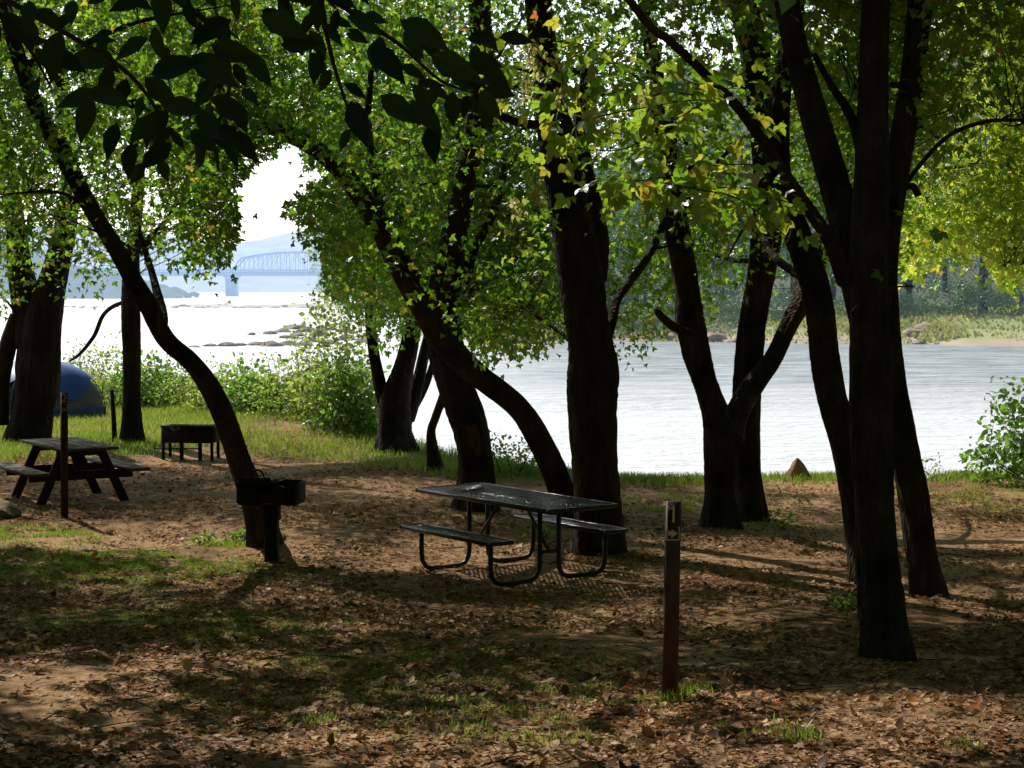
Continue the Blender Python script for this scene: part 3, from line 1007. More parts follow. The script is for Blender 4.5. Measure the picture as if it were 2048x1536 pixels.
# tree of the near group, with the fruiting twigs
def seeds(root, org, cr, rng, nodes):
    spots = [(985, 215, 60), (1000, 150, 40), (1055, 170, 52), (1075, 120, 64), (1060, 105, 58), (1112, 130, 48), (1125, 190, 50), (1150, 185, 44), (1175, 220, 30), (1190, 245, 30), (1290, 190, 34), (1310, 175, 34), (1070, 385, 50), (1035, 415, 44), (1108, 300, 30), (1180, 140, 30)]
    for (px, py, L) in spots:
        Yd = 5.6 + rng.uniform(-.5, .5)
        top = P(px, py - L * .5, Yd)
        n = int(L * .6)
        h = rng.random(n)
        ln = L / F0 * Yd
        pos = top + np.column_stack([rng.normal(0, .022, n), rng.normal(0, .022, n), -h * ln])
        tip = np.column_stack([rng.normal(0, .45, n), rng.normal(0, .3, n), -np.ones(n)])
        V, T, ti = leaf_faces(pos - org, tip, rng.normal(0, 1, (n, 3)), rng.uniform(.028, .042, n), rng.random(n), 'ov')
        V2, Q = tubes_fast((top + [0, 0, .05])[None] - org, (top - [0, 0, ln * .5])[None] - org, (top - [0, 0, ln])[None] - org, np.array([.0022]), np.array([.001]))
        c = Crown()
        c.leaves(V, T, ti)
        c.twigs(V2, Q)
        c.build('seed_spray', M['seed'], root)
    # the long twigs that carry them, with big lit leaves
    runs = [[(1480, 170), (1400, 190), (1300, 170), (1180, 95), (1070, 80)], [(1500, 215), (1400, 200), (1290, 215), (1190, 235), (1130, 260)], [(1420, 200), (1330, 250), (1240, 300), (1130, 290), (1095, 285)],
            [(1540, 330), (1440, 330), (1340, 350), (1240, 370), (1160, 390)], [(1580, 480), (1480, 400), (1400, 380), (1320, 365)], [(1300, 170), (1200, 190), (1100, 200), (1000, 165), (940, 90)], [(1630, 420), (1540, 395), (1450, 375), (1400, 380)]]
    for rn in runs:
        y0 = rng.uniform(5.6, 6.4)
        pts = smooth_path([P(x, y, y0 - .5 * i / len(rn)) for i, (x, y) in enumerate(rn)], 6)
        for a, b in zip(pts[:-1], pts[1:]):
            V2, Q = tubes_fast(a[None] - org, ((a + b) / 2)[None] - org, b[None] - org, np.array([.005]), np.array([.004]))
            cr.twigs(V2, Q)
        C = pts[rng.integers(2, len(pts), 26)] + rng.normal(0, .06, (26, 3)) + np.array([0, 0, .02])
        cr.leaves(*leaves_around(C - org, 3, .07, .088, 'co', .66, .16, flat=.8, droop=.55, rng=rng))


tree('clustered_tree', 'foremost pillar-like trunk of the close tree cluster, with winged seed clusters hanging from its twigs', 'tree', (1772, 1315),
     [([(1772, 1315, 104), (1768, 1250, 96), (1757, 1120, 88), (1748, 980, 84), (1742, 860, 84), (1740, 700, 82), (1737, 560, 78), (1738, 440, 74), (1744, 330, 66), (1750, 180, 62), (1752, 10, 56)], 0, .2),
      ([(1725, 640, 60), (1705, 540, 66), (1688, 450, 66), (1664, 360, 62), (1632, 240, 60), (1604, 130, 56), (1576, 10, 52)], .2, .5),
      ([(1690, 560, 44), (1655, 480, 34), (1610, 410, 32), (1545, 312, 28), (1482, 222, 28), (1402, 138, 26), (1340, 80, 24), (1262, 5, 22)], .15, -.9),
      ([(1722, 330, 18), (1705, 240, 22), (1660, 165, 18), (1630, 110, 14)], .2, .6),
      ([(1752, 640, 44), (1768, 560, 44), (1775, 440, 46), (1782, 360, 42), (1800, 250, 38), (1818, 160, 36), (1834, 10, 34)], .35, .8),
      ([(1790, 400, 14), (1840, 330, 13), (1900, 270, 12), (1975, 243, 12), (2060, 240, 10)], .6, 1.2)],
     [((2.4, 7.4, 5.4), (2.2, 1.3, 1.2), 190), ((3.2, 8.2, 7.2), (3.5, 3, 2.0), 330), ((1.5, 9.5, 8.2), (3.0, 2.6, 1.8), 260), ((4.3, 8.2, 4.6), (1.2, 1.0, .8), 40), ((2.6, 6.9, 2.95), (.3, .25, .1), 9)], 16, size=.072, post=seeds, mu=.45, ymin=4.2)
tree('rear_stem_tree', 'black stem tilting away behind the foremost trunk of the close cluster, foot in leaf litter', 'tree', (1858, 1195),
     [([(1858, 1195, 64), (1846, 1110, 62), (1828, 1000, 62), (1806, 900, 62), (1788, 810, 64), (1776, 730, 62), (1770, 640, 54), (1772, 540, 44), (1790, 420, 40), (1812, 300, 34), (1828, 190, 30), (1850, 20, 26)], 0, .3),
      ([(1800, 380, 16), (1825, 372, 20), (1838, 392, 18)], .1, .1)],
     [((3.9, 9.5, 5.6), (1.5, 1.2, 1.2), 110), ((4.6, 9.5, 7.6), (3, 2.6, 2), 240), ((5.5, 10.5, 9), (3, 3, 2.4), 200)], 17, size=.072)
tree('slanting_tree', 'slanting trunk on the river side of the close cluster, leaning over beside the forked tree', 'tree', (1728, 1165),
     [([(1728, 1165, 58), (1722, 1080, 58), (1708, 980, 58), (1686, 880, 60), (1662, 790, 60), (1648, 710, 62), (1640, 640, 62), (1626, 560, 60), (1604, 490, 58), (1580, 420, 56), (1560, 350, 52), (1556, 250, 46), (1570, 120, 40), (1590, 10, 34)], 0, .8)],
     [((2.9, 10.6, 6.0), (2, 1.4, 1.3), 170), ((3.5, 11, 8.2), (3, 3, 2.2), 260)], 18, size=.072)
# river bank cluster in the middle distance
tree('bank_clump_tree', 'clump of several stems from one broad stool on the grassy bank above the river', 'tree', (792, 905),
     [([(792, 905, 78), (790, 860, 66), (792, 800, 58), (806, 740, 42), (818, 690, 40), (830, 630, 34), (846, 540, 28), (850, 440, 22), (870, 320, 16)], 0, .3),
      ([(776, 830, 30), (758, 770, 26), (746, 700, 23), (741, 620, 22), (740, 540, 20), (742, 450, 16), (728, 340, 12)], .1, .4),
      ([(815, 840, 28), (835, 770, 26), (846, 720, 24), (862, 650, 20), (885, 560, 16)], .2, .6),
      ([(808, 870, 22), (822, 825, 20), (848, 775, 18), (872, 715, 16), (905, 650, 12)], .1, .9)],
     [((-2.3, 17.2, 4.4), (1.5, 1.3, 1.6), 330), ((-2.0, 17.5, 2.9), (1.1, .9, .8), 110), ((-1.8, 17.6, 6.6), (2.4, 2, 1.9), 260), ((-2.8, 18.5, 9.3), (3, 3, 2.5), 160)], 19, size=.082, mu=.4, bark='bark_dark')
# left: straight trunk
tree('straight_tree', 'straight bare trunk between the steel stand grill and the tent', 'tree', (265, 886),
     [([(265, 886, 44), (264, 820, 39), (263, 740, 37), (262, 660, 37), (263, 580, 36), (266, 500, 30), (272, 420, 26), (278, 320, 22), (270, 200, 18), (262, 60, 14)], 0, .4),
      ([(262, 600, 12), (228, 612, 11), (205, 632, 10), (188, 672, 10), (160, 708, 9), (140, 722, 6)], .2, 1.0),
      ([(262, 520, 12), (300, 470, 10), (350, 430, 8), (400, 400, 6)], 0, .5)],
     [((-6.3, 18.8, 4.6), (1.9, 1.6, 1.8), 420), ((-5.6, 19, 5.6), (1.7, 1.4, 1.3), 330), ((-6.8, 19, 7.6), (3, 2.4, 2), 300), ((-6.5, 20, 10.5), (3, 3, 2.5), 130)], 20, size=.078, mu=.36, sd=.22, bark='bark_dark')
tree('broad_based_tree', 'wide trunk with a splayed foot standing in front of the blue tent', 'tree', (58, 885),
     [([(56, 885, 84), (66, 820, 84), (76, 740, 90), (84, 660, 82), (98, 590, 64), (118, 510, 52), (134, 430, 42), (140, 330, 34), (120, 180, 28), (110, 10, 22)], 0, .3),
      ([(64, 690, 70), (52, 610, 60), (38, 520, 48), (26, 420, 40), (10, 300, 34), (-20, 160, 28)], .1, .6),
      ([(6, 850, 24), (4, 770, 28), (14, 700, 34), (34, 630, 30)], .1, .1)],
     [((-8.6, 17.2, 4.6), (2.2, 1.6, 1.7), 420), ((-8.2, 17, 6.9), (2.6, 2, 1.6), 300), ((-9, 18, 9.5), (3, 3, 2.5), 150)], 21, size=.085, mu=.42, bark='bark_dark')
# sunny tree coming in from beyond the frame's edge
tree('sunlit_maple', 'bright yellow-green maple crown in full sun over the water, reaching in from outside the picture', 'tree', (2190, 985),
     [([(2190, 985, 70), (2180, 860, 62), (2170, 700, 58), (2150, 520, 52), (2120, 360, 44), (2100, 200, 36), (2080, 20, 28)], 0, .6),
      ([(2150, 520, 24), (2060, 480, 20), (1980, 440, 16), (1900, 420, 10)], .2, .2),
      ([(2120, 400, 22), (2050, 350, 18), (1960, 330, 14), (1870, 340, 9)], .1, -.6),
      ([(2110, 260, 22), (2040, 190, 20), (1960, 130, 16), (1900, 60, 12)], .2, .4)],
     [((7.0, 14.8, 4.0), (1.6, 1.4, 1.0), 200), ((7.3, 15, 5.0), (2.0, 1.6, 1.4), 260), ((8, 15.2, 7), (2.8, 2.4, 2), 200), ((9.4, 15, 6), (2.4, 2, 2.6), 120)], 22, size=.088, leafm='leaf_yellow', mu=.42, sd=.2, Y=14.8, zmin=2.0)

build_trees()

# ------------------------------------------------------------------ ground, water, far land
def axis(lo, hi, flo, fhi, fine, grow_=1.25):
    a = list(np.arange(flo, fhi + 1e-6, fine))
    st = fine
    while a[-1] < hi:
        st *= grow_
        a.append(a[-1] + st)
    st = fine
    while a[0] > lo:
        st *= grow_
        a.insert(0, a[0] - st)
    return np.array(a)


def sheet(name, xs, ys, zf, mat, smooth=True):
    X, Y = np.meshgrid(xs, ys)
    Z = zf(X, Y)
    nx, ny = len(xs), len(ys)
    i = np.arange(nx * ny).reshape(ny, nx)
    q = np.stack([i[:-1, :-1], i[:-1, 1:], i[1:, 1:], i[1:, :-1]], -1).reshape(-1, 4)
    o = mesh_np(name, np.stack([X, Y, Z], -1).reshape(-1, 3), [q], mat, smooth=smooth)
    o['kind'] = 'structure'
    return o


sheet('ground', axis(-300, 300, -13, 11, .12), axis(-300, 130, 7, 42, .16), gz, M['ground'])
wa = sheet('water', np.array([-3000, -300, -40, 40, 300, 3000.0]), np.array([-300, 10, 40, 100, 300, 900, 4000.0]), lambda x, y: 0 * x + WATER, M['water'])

# far shore: waterline as Y over X
SH_X = np.array([-400, -30, -21, -13, -9, 0, 12, 22, 38, 60, 200, 900])
SH_Y = np.array([200, 198, 190, 120, 86, 77, 77, 74, 73, 72, 62, 40.0]) * K


def shore_z(x, y):
    d = (y - np.interp(x, SH_X, SH_Y)) / K + (vnoise(x, y / K, 5, 21) - .5) * 4
    bk = np.interp(x, [-21, -8, 5], [0, .5, 1.0])
    z = WATER - .35 + np.clip(d, -8, 0) * .15 + np.clip(d, 0, 9) * .22 + np.clip(d - 9, 0, 14) * .06 * bk + np.clip(d - 20, 0, 140) * .42 * np.clip((x - 2) / 30, 0, 1) * np.clip((260 * K - y) / 100, 0, 1)
    return z + (vnoise(x, y, 2.4, 22) - .5) * .35 * np.clip(d + 1, 0, 1)


sheet('far_bank', axis(-30, 420, -26, 60, .8, 1.2), axis(58 * K, 300 * K, 66 * K, 100 * K, 1.0, 1.15), shore_z, M['shore'])

# gravel bar in mid river, further off (rocks stand on it)
def bar_z(x, y):
    d = 1 - ((x + 46) / 34) ** 2 - ((y - 196 * K) / 11) ** 2 + (vnoise(x, y, 6, 31) - .5) * .8
    return WATER - .3 + np.clip(d, -.6, 1) * .9 + (vnoise(x, y, 2.0, 32) - .5) * .3


sheet('gravel_bar', np.arange(-84, -8, 1.0), np.arange(196 * K - 19, 196 * K + 20, 1.4), bar_z, M['bar'])


def ridge(name, x0, x1, y0, depth, prof, mat, seed, base=WATER - 1):
    xs = np.linspace(x0, x1, 150)
    ts = np.linspace(0, 1, 30)
    X, T_ = np.meshgrid(xs, ts)
    H = np.interp(X, *prof)
    Z = base + H * np.sin(np.clip(T_ * 1.1, 0, 1) * math.pi / 2) + (vnoise(X, T_ * depth, 14, seed) - .5) * 7 * np.clip(T_ * 4, 0, 1) * (H / H.max()) + (vnoise(X, T_ * depth, 5, seed + 1) - .5) * 3.5 * np.clip(T_ * 4, 0, 1)
    Yv = y0 + T_ * depth
    nx, ny = len(xs), len(ts)
    i = np.arange(nx * ny).reshape(ny, nx)
    q = np.stack([i[:-1, :-1], i[:-1, 1:], i[1:, 1:], i[1:, :-1]], -1).reshape(-1, 4)
    o = mesh_np(name, np.stack([X, Yv, Z], -1).reshape(-1, 3), [q], mat, smooth=True)
    o['kind'] = 'structure'
    return o


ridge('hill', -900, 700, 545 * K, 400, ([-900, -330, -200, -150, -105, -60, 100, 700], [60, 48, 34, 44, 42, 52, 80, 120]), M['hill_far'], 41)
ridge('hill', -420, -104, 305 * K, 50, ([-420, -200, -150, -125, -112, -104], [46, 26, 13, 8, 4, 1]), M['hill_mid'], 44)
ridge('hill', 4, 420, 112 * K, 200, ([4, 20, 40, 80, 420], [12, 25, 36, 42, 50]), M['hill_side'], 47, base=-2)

# ------------------------------------------------------------------ far trees
def far_tree_mesh(seed, H, W, card, n_clump, per, leafm, trunkm):
    g = np.random.default_rng(seed)
    mb = MB()
    top = np.array([g.normal(0, .4), g.normal(0, .4), H * .8])
    mb.tube(smooth_path([[0, 0, -.6], [g.normal(0, .15), g.normal(0, .15), H * .35], top], 5), np.linspace(.028 * H, .008 * H, 11), 8)
    for _ in range(5):
        a = g.uniform(0, 6.28)
        h = H * g.uniform(.3, .6)
        mb.tube([[0, 0, h], [math.cos(a) * W * .3, math.sin(a) * W * .3, h + H * .13], [math.cos(a) * W * .42, math.sin(a) * W * .42, h + H * .24]], [.012 * H, .008 * H, .003 * H], 6)
    d = unit(g.normal(0, 1, (n_clump, 3)))
    rr = g.uniform(.45, 1, n_clump) ** .6
    c = np.column_stack([d[:, 0] * W / 2 * rr, d[:, 1] * W / 2 * rr, H * .58 + d[:, 2] * H * .42 * rr])
    c = c[c[:, 2] > .06 * H]
    cr = Crown()
    cr.leaves(*leaves_around(c, per, W * .07, card, 'rh', .45, .2, rng=g, droop=.3))
    return mb, cr


def put_tree(name, label, group, mesh_tr, mesh_cr, loc, s, rz):
    t = thing(name, label, 'tree', loc, rz, group)
    t.scale = (s, s, s * R.uniform(.9, 1.12))
    for nm, me in (('trunk', mesh_tr), ('crown', mesh_cr)):
        link(bpy.data.objects.new(nm, me), t)
    return t


def tree_meshes(seed, H, W, card, nc, per, lm, tm):
    mb, cr = far_tree_mesh(seed, H, W, card, nc, per, lm, tm)
    a = mb.build('trunk', tm, None, smooth=True)
    b = cr.build('crown', lm, None)
    ma, mc = a.data, b.data
    bpy.data.objects.remove(a)
    bpy.data.objects.remove(b)
    return ma, mc


FT = [tree_meshes(60 + i, h, w, .36, 95, 34, M['far_leaf'], M['far_trunk']) for i, (h, w) in enumerate(((15, 10), (13, 9), (17, 10), (11, 9)))]
xs_ = [(905, 0), (985, 4), (1060, 1), (1135, 3), (1215, 0), (1290, 5), (1365, 2), (1440, 1), (1520, 6), (1590, 0), (1665, 4), (1740, 2), (1815, 1), (1890, 5), (1965, 0), (2040, 3), (2110, 2)]
for i, (px, dy) in enumerate(xs_):
    Y = (88 + dy * 1.6 + (6 if px < 1000 else 0)) * K
    x = (px - 1024) / F * Y
    m = FT[i % 4]
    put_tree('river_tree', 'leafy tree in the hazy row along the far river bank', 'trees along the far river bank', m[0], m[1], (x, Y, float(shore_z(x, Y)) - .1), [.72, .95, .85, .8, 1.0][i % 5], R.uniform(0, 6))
g = np.random.default_rng(66)
sx = g.uniform(-12, 46, 26000)
sy = np.interp(sx, SH_X, SH_Y) + g.uniform(3.5, 32, 26000)
sn = vnoise(sx, sy / 2, 3.0, 67)
k_ = (g.random(26000) < np.clip(sn * 2.2 - .6, .3, 1)) & (sy < np.interp(sx, SH_X, SH_Y) + 26 + 10 * sn)
sx, sy = sx[k_], sy[k_]
C = np.column_stack([sx, sy, shore_z(sx, sy)])
n = len(C)
cg = Crown()
cg.leaves(*leaf_faces(C, np.column_stack([g.normal(0, .5, n), g.normal(0, .3, n), np.ones(n)]), np.column_stack([g.normal(0, .4, n), -np.ones(n), g.normal(0, .3, n)]), g.uniform(.12, .5, n) * (.5 + sn[k_]), np.clip(g.normal(.5, .25, n), 0, 1), 'rh'))
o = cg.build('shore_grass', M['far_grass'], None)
o['kind'] = 'stuff'
tag(o, 'rough sunlit grass on the far river shore', 'grass')
# low bushes at the forest edge
FB = tree_meshes(71, 3.2, 4.2, .26, 40, 26, M['far_leaf'], M['far_trunk'])
for i, px in enumerate([930, 1010, 1090, 1250, 1330, 1420, 1470, 1560, 1600, 1700, 1790, 1830, 1900, 1950, 2030]):
    Y = (82.5 + R.uniform(0, 3)) * K
    x = (px - 1024) / F * Y
    t = thing('shore_bush', 'low bush at the edge of the far wood above the sandy shore', 'bush', (x, Y, float(shore_z(x, Y)) - .2), R.uniform(0, 6), 'bushes at the edge of the far wood')
    t.scale = [R.uniform(.6, 1.1)] * 3
    link(bpy.data.objects.new('crown', FB[1]), t)
# hazy trees at the narrowing upstream
HZ = tree_meshes(73, 26, 17, .75, 90, 30, M['hazy_leaf'], M['far_trunk'])
for i, (px, Y, s, lab) in enumerate(((690, 215, .95, 'tall pale hazy tree on the far point, closest to the arched bridge'), (770, 225, .9, 'pale hazy tree on the far point, second from the arched bridge'), (650, 206, .22, 'small hazy bush on the tip of the far point'),
                                     (850, 205, .85, 'pale hazy tree on the far point behind the arching trunk'), (730, 204, .35, 'rounded hazy bush on the far point under the tall pale tree'))):
    put_tree('hazy_tree', lab, 'hazy trees on the far point', HZ[0], HZ[1], ((px - 1024) / F0 * Y, Y * K, -1.5), s, i * 1.3)
# wood on the slope, one mass
g = np.random.default_rng(81)
n = 900
wx, wy = g.uniform(8, 150, n), g.uniform(98, 190, n) * K
keepw = wx > 4 + (wy / K - 98) * .05
wx, wy = wx[keepw], wy[keepw]
zz = np.interp(wx, [4, 20, 40, 80, 420], [12, 25, 36, 42, 50]) * np.sin(np.clip((wy / K - 112) / 111 * 1.1, 0, 1) * math.pi / 2)
C = np.column_stack([wx, wy, zz - 2 + g.uniform(2, 9, len(wx))])
cw = Crown()
for k in range(5):
    cw.leaves(*leaves_around(C + g.normal(0, 2.2, C.shape), 22, 1.5, .85, 'rh', .45, .22, rng=g, droop=.3))
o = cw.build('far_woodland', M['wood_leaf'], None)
o['kind'] = 'stuff'
tag(o, 'dark bluish wood covering the slope across the river', 'woodland')
C = np.column_stack([g.uniform(-300, 60, 1500), g.uniform(548, 700, 1500), np.zeros(1500)])

# ------------------------------------------------------------------ rocks
def rock_mesh(seed, mat, sub=2, flat=.55):
    g = np.random.default_rng(seed)
    bm = bmesh.new()
    bmesh.ops.create_icosphere(bm, subdivisions=sub, radius=1)
    pl = unit(g.normal(0, 1, (9, 3)))
    hh = g.uniform(.55, .95, 9)
    for v in bm.verts:
        c = np.array(v.co)
        d = pl @ c
        for k in range(9):
            if d[k] > hh[k]:
                c = c - pl[k] * (c @ pl[k] - hh[k]) * .85
        c *= 1 + .05 * math.sin(5 * c[0] + seed) + .05 * math.sin(6 * c[1] + 2 * seed)
        c[2] *= flat
        v.co = c
    me = bpy.data.meshes.new('rock')
    bm.to_mesh(me)
    bm.free()
    me.materials.append(mat)
    return me


def rock(me, label, loc, s, rz, group=None, name='rock', cat='rock'):
    o = link(bpy.data.objects.new(name, me))
    o.location = [float(v) for v in loc]
    o.scale = s
    o.rotation_euler = (0, 0, rz)
    return tag(o, label, cat, group)


p = G(1592, 957)
me = rock_mesh(91, M['rock_red'], 3, 1.0)
for v in me.vertices:
    k_ = min(1.0, max(.3, .66 - .38 * v.co.z))
    v.co.x = v.co.x * k_ * 1.5 + .12 * v.co.z
    v.co.y *= k_ * 1.5
rock(me, 'pointed reddish rock standing on the river bank edge by the water', (p[0], p[1], p[2] + .08), (.2, .16, .26), .4)
p = G(6, 1036)
rock(rock_mesh(92, M['rock_tan'], 3, .7), 'rounded tan rock on the ground near the timber picnic table', (p[0] - .1, p[1] + .1, p[2] + .05), (.3, .25, .2), .2)
RG = [rock_mesh(100 + i, M['rock_grey']) for i in range(4)]
RP = [rock_mesh(110 + i, M['rock_pink']) for i in range(4)]
RF = [rock_mesh(120 + i, M['rock_far'], 1) for i in range(3)]
# spit of grey rocks reaching into the river
for i, (px, py, w, h) in enumerate(((390, 694, 26, 4), (420, 692, 34, 6), (455, 692, 40, 10), (480, 691, 24, 8), (512, 690, 46, 9), (545, 692, 50, 13), (578, 690, 44, 11), (605, 691, 40, 10), (503, 670, 16, 7), (540, 668, 30, 8), (566, 664, 44, 10), (590, 658, 50, 14), (615, 664, 40, 14),
                                   (640, 672, 44, 16), (622, 684, 40, 12), (660, 660, 36, 12), (660, 688, 40, 12), (690, 680, 46, 14), (730, 684, 50, 14), (575, 676, 34, 9), (598, 672, 36, 11), (690, 664, 40, 12))):
    Y = (CZ - WATER) / (py - 568) * F
    x = (px - 1024) / F * Y
    rock(RG[i % 4], 'low grey rock of the spit reaching out into the bright river', (x, Y, WATER + .02), (w / F * Y * .62, w / F * Y * .5, h / F * Y * 1.5), R.uniform(0, 6.2), 'rocks of the spit')
for i, (px, py, w, h) in enumerate(((950, 683, 34, 12), (985, 685, 50, 14), (1030, 686, 60, 20), (1075, 682, 44, 14), (1100, 686, 36, 10), (1245, 686, 50, 14), (1290, 684, 40, 12), (1330, 680, 60, 26), (1395, 686, 50, 14), (1420, 680, 70, 22), (1460, 684, 30, 12), (1560, 686, 40, 12), (1600, 688, 40, 8),
                                   (1792, 664, 40, 14), (1826, 676, 50, 18), (1856, 672, 56, 18), (1880, 680, 40, 10), (1900, 672, 34, 10), (1795, 648, 36, 14), (1835, 684, 30, 8), (1925, 683, 20, 5), (1600, 656, 26, 8), (1000, 668, 60, 18), (1120, 668, 50, 14))):
    Y = np.interp((px - 1024) / F0 * 77, SH_X, SH_Y) + ((690 - py) * .22 + 1) * K
    x = (px - 1024) / F * Y
    rock(RP[i % 4], 'pinkish boulder on the sandy far shore', (x, Y, float(shore_z(x, Y)) + h / F * Y * .15), (w / F * Y * .62, w / F * Y * .5, h / F * Y * 1.15), R.uniform(0, 6.2), 'boulders on the far shore')
for i in range(44):
    px = 120 + i * 12.5 + R.uniform(-6, 6)
    Y = (190 + R.uniform(-3, 8)) * K
    x = (px - 1024) / F * Y
    w = R.uniform(8, 22)
    rock(RF[i % 3], 'pale rock of the low bar across the river below the bridge', (x, Y, max(WATER, float(bar_z(np.array(x), np.array(Y)))) + .05), (w / F * Y * .6, w / F * Y * .5, R.uniform(2.5, 6.5) / F * Y), R.uniform(0, 6.2), 'rocks of the river bar')

# ------------------------------------------------------------------ the arched truss bridge, far upstream
BY = 377.0 * K
def bx_(px):
    return (px - 1024) / F * BY
def bz_(py):
    return CZ + (568 - py) / F * BY
br = thing('truss_bridge', 'pale hazy steel bridge with arched trusses on stone piers, far up the river', 'bridge', (bx_(466), BY, WATER))
o0 = np.array([bx_(466), BY, WATER])
mb = MB()
zt, zb = bz_(543), bz_(552)
mb.box((bx_(420) - o0[0], 0, (zt + zb) / 2 - o0[2]), (150, 9, zt - zb))
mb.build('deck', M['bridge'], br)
mb = MB()
for yy in (-4.2, 4.2):
    mb.box((bx_(420) - o0[0], yy, bz_(540.5) - o0[2]), (150, .35, .5))
mb.build('railing', M['bridge'], br)
for (pa, pb) in ((468, 722), (206, 462), (724, 980)):
    for yy in (-4.4, 4.4):
        mb = MB()
        xa, xb = bx_(pa) - o0[0], bx_(pb) - o0[0]
        nP = 14
        xs = np.linspace(xa, xb, nP + 1)
        u = np.linspace(-1, 1, nP + 1)
        zd = zt - o0[2]
        hh = np.where(np.abs(u) >= 1, 0, 7.2 - 3.2 * u ** 2)
        top = [np.array([xs[k], yy, zd + hh[k]]) for k in range(nP + 1)]
        bot = [np.array([xs[k], yy, zd]) for k in range(nP + 1)]
        for k in range(nP):
            mb.bar(top[k], top[k + 1], .55, .6)
            if 0 < k < nP:
                mb.bar(bot[k], top[k], .26, .26, up=(0, 1, 0))
            if 0 < k < nP - 1:
                a_, b_ = (bot[k], top[k + 1]) if k < nP / 2 else (top[k], bot[k + 1])
                mb.bar(a_, b_, .18, .18, up=(0, 1, 0))
                m_ = (top[k] + bot[k]) / 2
                m2 = (top[k + 1] + bot[k + 1]) / 2
                mb.bar((bot[k] + bot[k + 1]) / 2, (top[k] + top[k + 1]) / 2, .14, .14, up=(0, 1, 0))
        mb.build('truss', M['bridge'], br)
for px in (466, 204, 724):
    mb = MB()
    x = bx_(px) - o0[0]
    mb.prism([(-1.9, -5), (1.9, -5), (1.7, 5.0), (-1.7, 5.0)], (x, 0, -1.5), (1, 0, 0), (0, 1, 0), zb - WATER + 1.48)
    mb.box((x, 0, zb - WATER - .35), (5.0, 11, .7))
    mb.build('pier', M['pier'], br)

# ------------------------------------------------------------------ mesh picnic table
def rot2(v, a):
    return np.array([v[0] * math.cos(a) - v[1] * math.sin(a), v[0] * math.sin(a) + v[1] * math.cos(a)])


def lattice(L, W, z, t, step, ang, w):
    """expanded metal sheet: two sets of crossing strands clipped to a rectangle"""
    mb = MB()
    for sgn in (1, -1):
        d = np.array([math.cos(ang), sgn * math.sin(ang)])
        nrm = np.array([-d[1], d[0]])
        R_ = abs(nrm[0]) * L / 2 + abs(nrm[1]) * W / 2
        for c in np.arange(-R_ + step / 2, R_, step):
            lo, hi = -9, 9
            o_ = nrm * c
            for ax, h in ((0, L / 2), (1, W / 2)):
                if abs(d[ax]) > 1e-6:
                    a, b = sorted(((-h - o_[ax]) / d[ax], (h - o_[ax]) / d[ax]))
                    lo, hi = max(lo, a), min(hi, b)
            if hi - lo > .01:
                mb.bar([*(o_ + d * lo), z + sgn * .0012], [*(o_ + d * hi), z + sgn * .0012], w, t)
    return mb


def rim(L, W, z, h, t):
    mb = MB()
    for sx in (-1, 1):
        mb.box((sx * (L / 2), 0, z), (t, W + t, h), bev=.006)
        mb.box((0, sx * W / 2, z), (L - t - .001, t, h), bev=.006)
    return mb


tl = np.array([.01, 9.90 * K])
ta = rad(-54)
tz = float(gz(tl[0], tl[1]))
pt = thing('mesh_picnic_table', 'black perforated metal picnic table with two attached benches on bent tube legs', 'picnic table', (tl[0], tl[1], tz), ta)
L_, W_ = 2.25, .82
pt.rotation_euler = (0, 0, ta)
top = rim(L_, W_, .765, .045, .03).build('tabletop', M['dark_metal'], pt)
lattice(L_ - .02, W_ - .02, .776, .007, .045, rad(33), .0145).build('mesh_panel', M['mesh_metal'], top)
for s in (-1, 1):
    be = rim(1.55, .26, .452, .04, .03)
    o = be.build('bench', M['dark_metal'], pt)
    o.location = (0, s * .70, 0)
    lattice(1.53, .24, .462, .007, .045, rad(33), .0145).build('mesh_panel', M['mesh_metal'], o)
for ex in (-.60, .60):
    for s in (-1, 1):
        yo, yi = s * .70, s * .115
        pts = [[ex, yo, .43], [ex, yo, .2], [ex, yo - s * .01, .12], [ex, yo - s * .05, .055], [ex, yo - s * .12, .03], [ex, (yo + yi) / 2, .026], [ex, yi + s * .12, .03], [ex, yi + s * .05, .055], [ex, yi + s * .01, .12], [ex, yi, .2], [ex, yi, .5], [ex, yi, .745]]
        mb = MB()
        mb.tube(pts, .0245, 12)
        mb.build('leg', M['table_tube'], pt, smooth=True)
    mb = MB()
    mb.tube([[ex, -.115, .3], [ex, .115, .3]], .02, 8)
    mb.build('cross_tube', M['table_tube'], pt, smooth=True)
    for (yb, zb_, wb) in ((-.70, .425, .22), (.70, .425, .22), (0, .738, .66)):
        mb = MB()
        mb.box((ex, yb, zb_), (.06, wb, .012))
        mb.build('bracket', M['table_tube'], pt)
    mb = MB()
    mb.tube([[ex, 0, .3], [ex - math.copysign(.12, ex), 0, .42], [ex - math.copysign(.42, ex), 0, .735]], .017, 8)
    mb.build('brace', M['table_tube'], pt, smooth=True)

